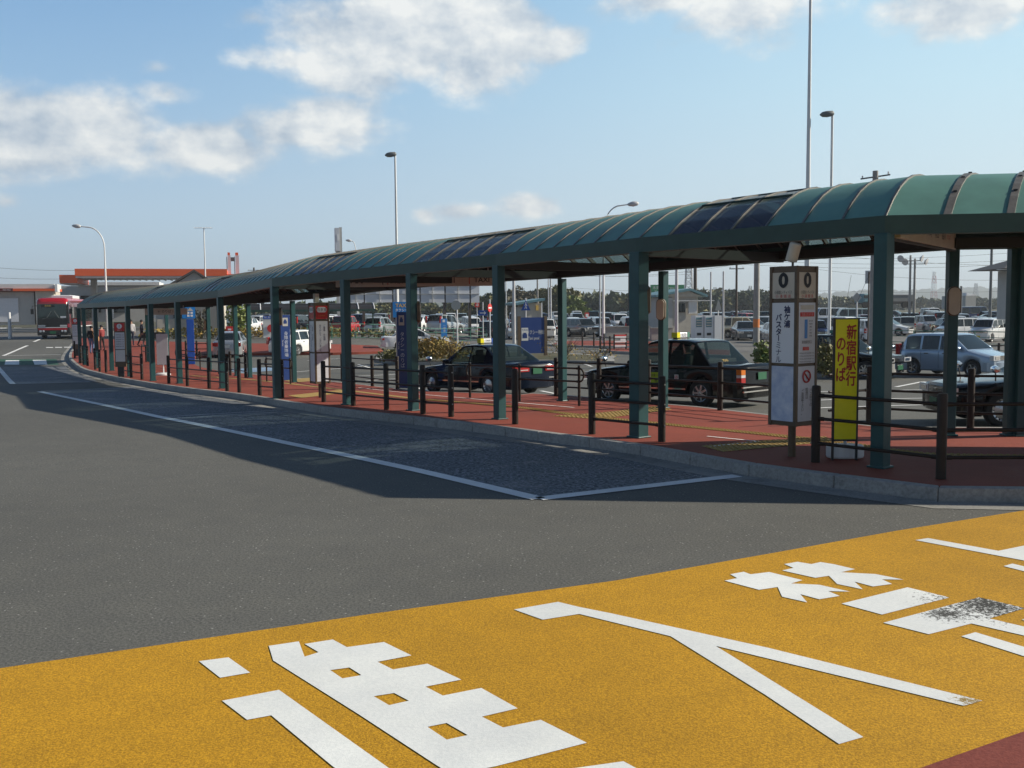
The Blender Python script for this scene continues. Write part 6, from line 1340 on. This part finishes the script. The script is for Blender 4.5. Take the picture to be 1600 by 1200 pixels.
def wire(label, a, c, sag, r=.012):
    A, Cc = Vector(a), Vector(c); m = MB(); m.tube([tuple(A.lerp(Cc, k / 16) - Vector((0, 0, sag * 4 * (k / 16) * (1 - k / 16))) - A) for k in range(17)], r, 5); o = m.build('overhead_wire', 'dark_grey'); o.location = A; return tag(o, label, 'wire', 'overhead wires crossing the sky')
def W3(u, v, D): return (ray(u, v)[0] * D, D, ZV(u, v, D))
wl = [(1140, 400, 1620, 392, 96), (1140, 405, 1620, 404, 96), (1140, 412, 1620, 410, 97), (1190, 385, 1620, 415, 97), (1270, 420, 1620, 436, 100), (1200, 449, 1620, 453, 130), (880, 449, 1290, 455, 140), (760, 412, 1160, 405, 95), (880, 430, 1150, 413, 96), (800, 421, 1080, 428, 108)]
names_ = 'uppermost second third fourth fifth sixth seventh eighth ninth tenth'.split()
for k, (u0, v0, u1, v1, D) in enumerate(wl): wire(f'thin dark overhead wire, the {names_[k]} of those strung behind the canopy at the right', W3(u0, v0, D), W3(u1, v1, D + 4), .5)
for k, (v0, v1) in enumerate(((413, 422), (430, 434), (446, 449))): wire(f'thin overhead wire above the shop at the far left, {("topmost", "middle", "lowest")[k]} of three', W3(-60, v0, 140), W3(150, v1, 146), .35, .02)
wire('slack stay wire slanting down left of the tall front column', W3(1330, 430, 59), W3(1318, 500, 59), 0, .01); wire('stay wire slanting from the concrete utility pole', W3(1362, 420, 60), W3(1340, 470, 60), 0, .01)
# green mesh fence of the car park
def mesh_fence(label, pts, h=1.15):
    p0 = pts[0]; t = thing('mesh_fence', label, 'fence', onto(p0)); path = smooth_path(pts, 2.0); m = MB()
    for i, p in enumerate(path): q = MB(); q.tube([(p[0] - p0[0], p[1] - p0[1], gz(*p) - gz(*p0)), (p[0] - p0[0], p[1] - p0[1], gz(*p) - gz(*p0) + h)], .03, 6); q.build('post', 'mesh_green', t)
    for z in (.1, .45, .8, 1.12): m.tube([(p[0] - p0[0], p[1] - p0[1], gz(*p) - gz(*p0) + z) for p in path], .016 if z < 1 else .025, 5)
    m.build('wire_mesh', 'mesh_green', t)
mesh_fence('green wire fence in front of the white microvans at the right', [G(1380, 545), G(1480, 548), G(1620, 552)]); mesh_fence('green wire fence along the second parking row at the right', [G(1400, 510), G(1480, 511), G(1620, 512)], 1.3); mesh_fence('green wire fence in front of the cars below the white panel wall', [G(480, 531), G(600, 530), G(760, 532)], 1.0)
fence('brown rail fence behind the pale blue car', TG, [G(1330, 566), G(1370, 566), G(1410, 567), G(1480, 568), G(1560, 570), G(1640, 572)], base=0, h=.95)
fence('brown post fence on the far traffic island below the dark grey off-roader', TG, [G(879, 540, .14), G(910, 541, .14), G(928, 541, .14), G(944, 543, .14)], base=.14, rails=(.5,), h=.9)
fence('brown rail fence on the island left of the barricade', TG, [G(938, 551, .14), G(953, 551.5, .14), G(1000, 553, .14)], base=.14, h=.95)

# ------------------------------------------------------------------ plants and trees
def leaves(m, c, r, n, s, mi=0, rnd=random, flat=1.0):
    for _ in range(n):
        while True:
            p = Vector((rnd.uniform(-1, 1), rnd.uniform(-1, 1), rnd.uniform(-1, 1)))
            if .15 < p.length < 1: break
        p = Vector((c[0] + p.x * r[0], c[1] + p.y * r[1], c[2] + p.z * r[2])); q = s * rnd.uniform(.6, 1.4)
        a = Vector((rnd.uniform(-1, 1), rnd.uniform(-1, 1), rnd.uniform(-1, 1))).normalized(); b_ = a.orthogonal().normalized(); b_.rotate(Matrix.Rotation(rnd.uniform(0, 6.28), 3, a)); d = a.cross(b_)
        m.add([p - b_ * q, p + d * q * .55, p + b_ * q, p - d * q * .55], [(0, 1, 2, 3)], mi)
def shrub(label, pos, r, h, mname, n=500, s=.09, blobs=5, twigs=14, name='shrub', cat='shrub', stem='bark', group=None):
    t = thing(name, label, cat, pos, 0, group); m = MB()
    for k in range(blobs):
        a = random.uniform(0, 6.28); d = random.uniform(0, .55); hh = h * random.uniform(.35, .6)
        leaves(m, (r[0] * d * math.cos(a), r[1] * d * math.sin(a), hh), (r[0] * .6, r[1] * .6, h * .42), n // blobs, s)
    m.build('foliage', mname, t); m = MB()
    for k in range(twigs):
        a = random.uniform(0, 6.28); d = random.uniform(.2, .8); m.tube([(0, 0, 0), (r[0] * d * .5 * math.cos(a), r[1] * d * .5 * math.sin(a), h * .5), (r[0] * d * math.cos(a), r[1] * d * math.sin(a), h * random.uniform(.8, 1.1))], [.012, .009, .004], 4)
    m.build('stem', stem, t)
sp = lambda u, v, dz=.14: at(u, v, dz)
PL = 'shrubs on the planted islands'
shrub('dry orange-brown bush on the planted island in front of the white saloon', sp(672, 564), (1.7, .9), 1.25, 'leaf_dry', 1300, .085, 8, 40, group=PL)
shrub('low green and brown bush at the left tip of the planted island', sp(617, 566), (1.3, .8), .7, 'leaf_olive', 800, .075, 7, 24, group=PL)
shrub('straggly brown bush right of the tall deep blue guide pillar', sp(706, 565), (1.2, .8), 1.1, 'leaf_dry', 600, .07, 5, 26, group=PL)
shrub('sparse yellow weeds right of the Taxi pool board', sp(880, 563), (1.3, .6), 1.2, 'leaf_dry', 170, .05, 4, 30, group=PL)
shrub('sparse yellow weeds at the right end of the planted island', sp(938, 565), (1.4, .6), .7, 'leaf_dry', 160, .05, 4, 26, group=PL)
shrub('bright green bush just left of the numbered pillar', sp(1192, 582), (.6, .5), 1.2, 'leaf_bright', 420, .10, 6, 14, group=PL)
shrub('olive bush between the numbered pillar and the yellow board', sp(1288, 588), (.5, .45), 1.25, 'leaf_olive', 380, .09, 6, 14, group=PL)
shrub('rounded dark green bush beside the small red sign', onto(AT(372, 80)), (1.2, 1.0), 3.3, 'leaf_bright', 700, .16, 6, 8)
b = MB()
for k in range(60):
    u = 225 + k * 5.4; p = AT(u, 79 + random.uniform(-.5, .5)); z = gz(*p); leaves(b, (p[0], p[1], z + .45), (.9, .6, .45), 26, .13)
tag(b.build('ground_cover', 'leaf_dry'), 'low reddish hedge along the far plaza edge behind the saloon and estate', 'hedge')['kind'] = 'stuff'
b = MB()
for k in range(30):
    u = 490 + k * 7; p = AT(u, 78 + random.uniform(-.5, .5)); z = gz(*p); leaves(b, (p[0], p[1], z + .35), (.9, .6, .35), 24, .12)
tag(b.build('ground_cover', 'leaf_olive'), 'low hedge below the cars under the white panel wall', 'hedge')['kind'] = 'stuff'
def tree(label, pos, h, w, mname, n=1400, s=.3, name='tree', group=None, trunk=.3, seed=None, spread=9):
    rn = random.Random(seed or label); t = thing(name, label, 'tree', pos, 0, group); m = MB(); limb = MB()
    limb.tube([(0, 0, 0), (0, 0, h * .3), (rn.uniform(-.2, .2), 0, h * .75)], [h * .022 + .05, h * .016 + .03, .03], 8)
    for k in range(spread):
        a = rn.uniform(0, 6.28); d = w * rn.uniform(.15, .62); z = h * rn.uniform(trunk + .08, .86); q = (1 - abs(z / h - .55)) * w * .5
        c = (d * math.cos(a), d * math.sin(a), z); leaves(m, c, (q, q, h * .15), n // spread, s, rnd=rn); limb.tube([(0, 0, h * rn.uniform(.22, .5)), (c[0] * .6, c[1] * .6, z - h * .08), c], [h * .009 + .02, .03, .015], 5)
    m.build('crown', mname, t); limb.build('trunk', 'bark', t, smooth=True, angle=50); return t
tree('thin sparse young tree in front of the pale ribbed siding', onto(AT(313, 79)), 2.9, .75, 'leaf_grey', 420, .10, trunk=.2)
TW = 'tall trees standing behind the booth'
for u, vt, D, w, mn, lb in ((808, 446, 205, 5.0, 'leaf_grey', 'bare greyish tree at the left of the group behind the booth'), (783, 454, 215, 5, 'leaf_dark', 'dark tree at the left behind the pole with no leaves below'), (833, 447, 210, 4.5, 'leaf_dark', 'dark green tree with a pointed top above the booth roof'), (856, 449, 206, 4, 'leaf_olive', 'olive tree right of the two close grey poles'), (875, 444, 198, 5.5, 'leaf_olive', 'tall olive green tree left of the slim back column'), (896, 460, 190, 3.5, 'leaf_bright', 'small yellowish tree at the right end of the group behind the booth'), (768, 462, 215, 4, 'leaf_olive', 'low tree just right of the red and white banner sign')):
    x = ray(u, 485)[0] * D; tree(lb, (x, D, 0), ZV(u, vt, D), w, mn, 1500, .45, group=TW, trunk=.1, spread=14)
b = MB(); tr = MB(); rn = random.Random(5)
def wood(u0, u1, v0, v1, D, n, s=.8):
    for k in range(n):
        u = rn.uniform(u0, u1); d = D * rn.uniform(.94, 1.12); x = ray(u, 485)[0] * d; h = ZV(u, rn.uniform(v0, v1), d); w = h * rn.uniform(.3, .5)
        for j in range(4): leaves(b, (x + rn.uniform(-w, w) * .6, d + rn.uniform(-w, w) * .5, h * rn.uniform(.35, .82)), (w * .7, w * .7, h * .22), 26, s, mi=rn.choice((0, 0, 1)), rnd=rn)
        tr.tube([(x, d, 0), (x, d, h * .6)], [.2, .1], 5)
wood(740, 900, 462, 474, 230, 60); wood(895, 1100, 457, 468, 300, 110, 1.1); wood(1085, 1240, 452, 466, 330, 100, 1.2); wood(1240, 1350, 464, 470, 420, 60, 1.3); wood(1370, 1680, 464, 472, 520, 120, 1.6); wood(380, 760, 470, 480, 260, 90, .9); wood(-80, 130, 474, 483, 300, 50, 1.0)
o = b.build('distant_wood', ['leaf_dark', 'leaf_olive']); tag(o, 'dark belt of woodland along the horizon beyond the car park', 'woodland', kind='stuff'); o2 = tr.build('trunk', 'bark', o)
# far hills and low ridge
def ridge(pts, D, depth, name, mname):
    m = MB(); n = len(pts); vs = []
    for j, (dd, hf) in enumerate(((0, 0), (.25, .75), (.5, 1.0), (1.0, 0))):
        for (u, v) in pts:
            d = D + depth * dd; x = ray(u, 485)[0] * d; h = max(2, ZV(u, v, D + depth * .5)) * hf - (3 if hf == 0 else 0); vs.append((x, d, h + (rn.uniform(-1, 1) * 3 if hf else 0)))
    fs = [(j * n + i, j * n + i + 1, (j + 1) * n + i + 1, (j + 1) * n + i) for j in range(3) for i in range(n - 1)]
    m.add(vs, fs); return tag(m.build(name, mname, smooth=True), kind='structure')
hp = [(1080, 474), (1130, 470), (1180, 466), (1230, 463), (1270, 460), (1300, 457), (1330, 455), (1350, 453.5), (1380, 454), (1410, 453), (1440, 451.5), (1470, 451), (1500, 448.5), (1530, 449), (1560, 450), (1600, 450), (1660, 448), (1720, 451), (1800, 456)]
hq = []
for (a, c) in zip(hp, hp[1:]):
    for k in range(5): hq.append((a[0] + (c[0] - a[0]) * k / 5, a[1] + (c[1] - a[1]) * k / 5 + rn.uniform(-.5, .5)))
ridge(hq, 2300, 700, 'hills', 'hill_green')
ridge([(u, 474 - 3 * math.sin(u * .013) + rn.uniform(-.6, .6)) for u in range(-300, 1900, 12)], 1500, 300, 'hills', 'hill_green')

# ------------------------------------------------------------------ people
def walker(label, pos, rz, H=1.66, top='cloth_navy', legs='cloth_grey', bag=None, stride=.12, arm=(.04, .06), hairm='hair'):
    k = H / 1.70; J, E_, Rr = [], [], []
    pts = [(0, 0, .95), (0, 0, 1.15), (0, 0, 1.36), (.01, 0, 1.47), (.02, 0, 1.54), (.03, 0, 1.64), (0, .18, 1.39), (arm[0] * .3, .215, 1.13), (arm[0] + .03, .205, .89), (0, -.18, 1.39), (-arm[0] * .3, -.215, 1.13), (arm[1], -.205, .89), (0, .09, .90), (stride * .55, .095, .50), (stride * .3 - .02, .10, .09), (stride * .3 + .13, .105, .035), (0, -.09, .90), (-stride * .3, -.095, .50), (-stride * .9, -.10, .10), (-stride * .9 + .14, -.105, .035), (.115, 0, 1.60)]
    J = [tuple(c * k for c in p) for p in pts]; E_ = [(0, 1), (1, 2), (2, 3), (3, 4), (4, 5), (2, 6), (6, 7), (7, 8), (2, 9), (9, 10), (10, 11), (0, 12), (12, 13), (13, 14), (14, 15), (0, 16), (16, 17), (17, 18), (18, 19), (5, 20)]
    Rr = [q * k for q in (.135, .125, .15, .058, .075, .095, .065, .048, .030, .065, .048, .030, .088, .062, .042, .035, .088, .062, .042, .035, .016)]
    hand_(J, E_, Rr, 8, (.1, 0, -1), (1, 0, 0)); hand_(J, E_, Rr, 11, (.1, 0, -1), (1, 0, 0))
    f = figure('person', label, pos, rz, J, E_, Rr, [(lambda c: c.z > 1.44 * k or (abs(c.y) > .155 * k and c.z < .90 * k), 'skin'), (lambda c: c.z < .09 * k, 'cloth_black'), (lambda c: c.z < .97 * k and abs(c.y) < .185 * k, legs), (lambda c: True, top)], hair=((.015 * k, 0, 1.645 * k), .108 * k, hairm)); return f
f = walker('person in blue jeans with a tan shoulder bag standing near the coach', at(144, 553), R(95), 1.68, 'cloth_black', 'cloth_denim')
t = thing('shoulder_bag', 'tan shoulder bag hanging at the side of the person in jeans', 'bag', (f.location.x + .30, f.location.y - .06, f.location.z + .78), R(10)); m = MB(); m.box(0, 0, .14, .32, .14, .30); m.build('bag_body', 'bag_tan', t, bevel=.04); m = MB(); m.tube([(-.12, 0, .28), (-.20, 0, .5), (-.22, 0, .66), (-.1, 0, .5), (.12, 0, .28)], .012, 6); m.build('strap', 'bag_tan', t)
walker('person in dark clothes walking under the far canopy, behind the number one pillar', at(222, 541), R(20), 1.72, 'cloth_navy', 'cloth_black', stride=.3)
walker('person in a grey coat waiting under the far canopy beside the walking person', at(231, 541), R(200), 1.62, 'cloth_grey', 'cloth_black')
walker('person in a red jacket waiting beside the columns close to the coach', at(160, 548), R(160), 1.6, 'cloth_red', 'cloth_black')
walker('person in a white top waiting deep under the far canopy', at(206, 540), R(-60), 1.7, 'cloth_white', 'cloth_navy')
t = thing('bench', 'dark low bench under the far canopy', 'bench', at(243, 541), R(15)); m = MB(); m.box(0, 0, .42, 1.8, .42, .05); m.build('seat', 'trim_black', t)
for x in (-.75, .75): m = MB(); m.box(x, 0, .2, .06, .36, .4); m.build('leg', 'steel_dark', t)
m = MB(); m.box(0, .22, .72, 1.8, .04, .4); m.build('backrest', 'trim_black', t)

# ------------------------------------------------------------------ further rows of parked cars
rn = random.Random(11)
FAR = [('sedan', .28), ('wagon', .25), ('kei', .2), ('minivan', .17), ('suv', .1)]
CL = [('white', .34), ('silver', .24), ('black', .1), ('grey', .1), ('beige', .06), ('navy', .06), ('pale_blue', .03), ('wine', .03), ('dark_green', .02), ('teal', .02)]
def pick(tbl):
    q = rn.random() * sum(w for _, w in tbl)
    for a, w in tbl:
        q -= w
        if q <= 0: return a
    return tbl[-1][0]
taken = [(o.location.x, o.location.y) for o in bpy.data.objects if o.name.startswith(('parked_car', 'hut', 'booth', 'vending_machine', 'cycle_shelter'))]
WORDS = dict(sedan='saloon', wagon='estate car', kei='microvan', minivan='people carrier', suv='off-roader', hatch='small hatchback'); ORD = 'first second third fourth fifth sixth seventh eighth ninth tenth eleventh twelfth thirteenth fourteenth fifteenth sixteenth seventeenth eighteenth nineteenth twentieth'.split()
ROWS = [('front', 73, [(14, 22), (23, 41)]), ('second', 80, [(16, 50)]), ('third', 87, [(17, 54)]), ('fourth', 93, [(-8, 60)]), ('fifth', 100, [(-32, 66)]), ('sixth', 112, [(-34, 74)]), ('seventh', 119, [(-32, 80)]), ('eighth', 133, [(-20, 84)])]
for rname, y0, spans in ROWS:
    nth = 0
    for a, c in spans:
        x = a
        while x < c:
            x += rn.uniform(2.55, 2.9)
            if rn.random() < .09: x += 2.6; continue
            y = y0 + rn.uniform(-.5, .5)
            if any(abs(x - p) < 2.6 and abs(y - q) < 4.6 for p, q in taken) or abs(x / y) > .56: continue
            kind, colr = pick(FAR), pick(CL); hd = rn.choice((90, -90, -90)) + rn.uniform(-5, 5)
            lab = f"{colr.replace('_', ' ')} {WORDS[kind]} in the {rname} background row, {ORD[nth] if nth < 20 else ORD[nth - 20] + ' past the twentieth'} from its left end"; nth += 1
            car(kind, colr, 'parked_car', lab, 'car', (x, y), hd, wheel='five', detail=0, group=CP)
# ------------------------------------------------------------------ the air over the plain
def haze():
    m = bpy.data.materials.new('haze'); m.use_nodes = True; nt = m.node_tree; nt.nodes.remove(nt.nodes['Principled BSDF'])
    v = nt.nodes.new('ShaderNodeVolumePrincipled'); v.inputs['Color'].default_value = (.80, .88, .97, 1); v.inputs['Density'].default_value = 3.3e-4; v.inputs['Anisotropy'].default_value = .2
    nt.links.new(v.outputs[0], nt.nodes['Material Output'].inputs['Volume']); MATS['haze'] = m
    b = MB(); b.box(0, 1700, 57, 4600, 4000, 120); o = b.build('haze', 'haze'); o['kind'] = 'stuff'; o.display_type = 'WIRE'
haze()
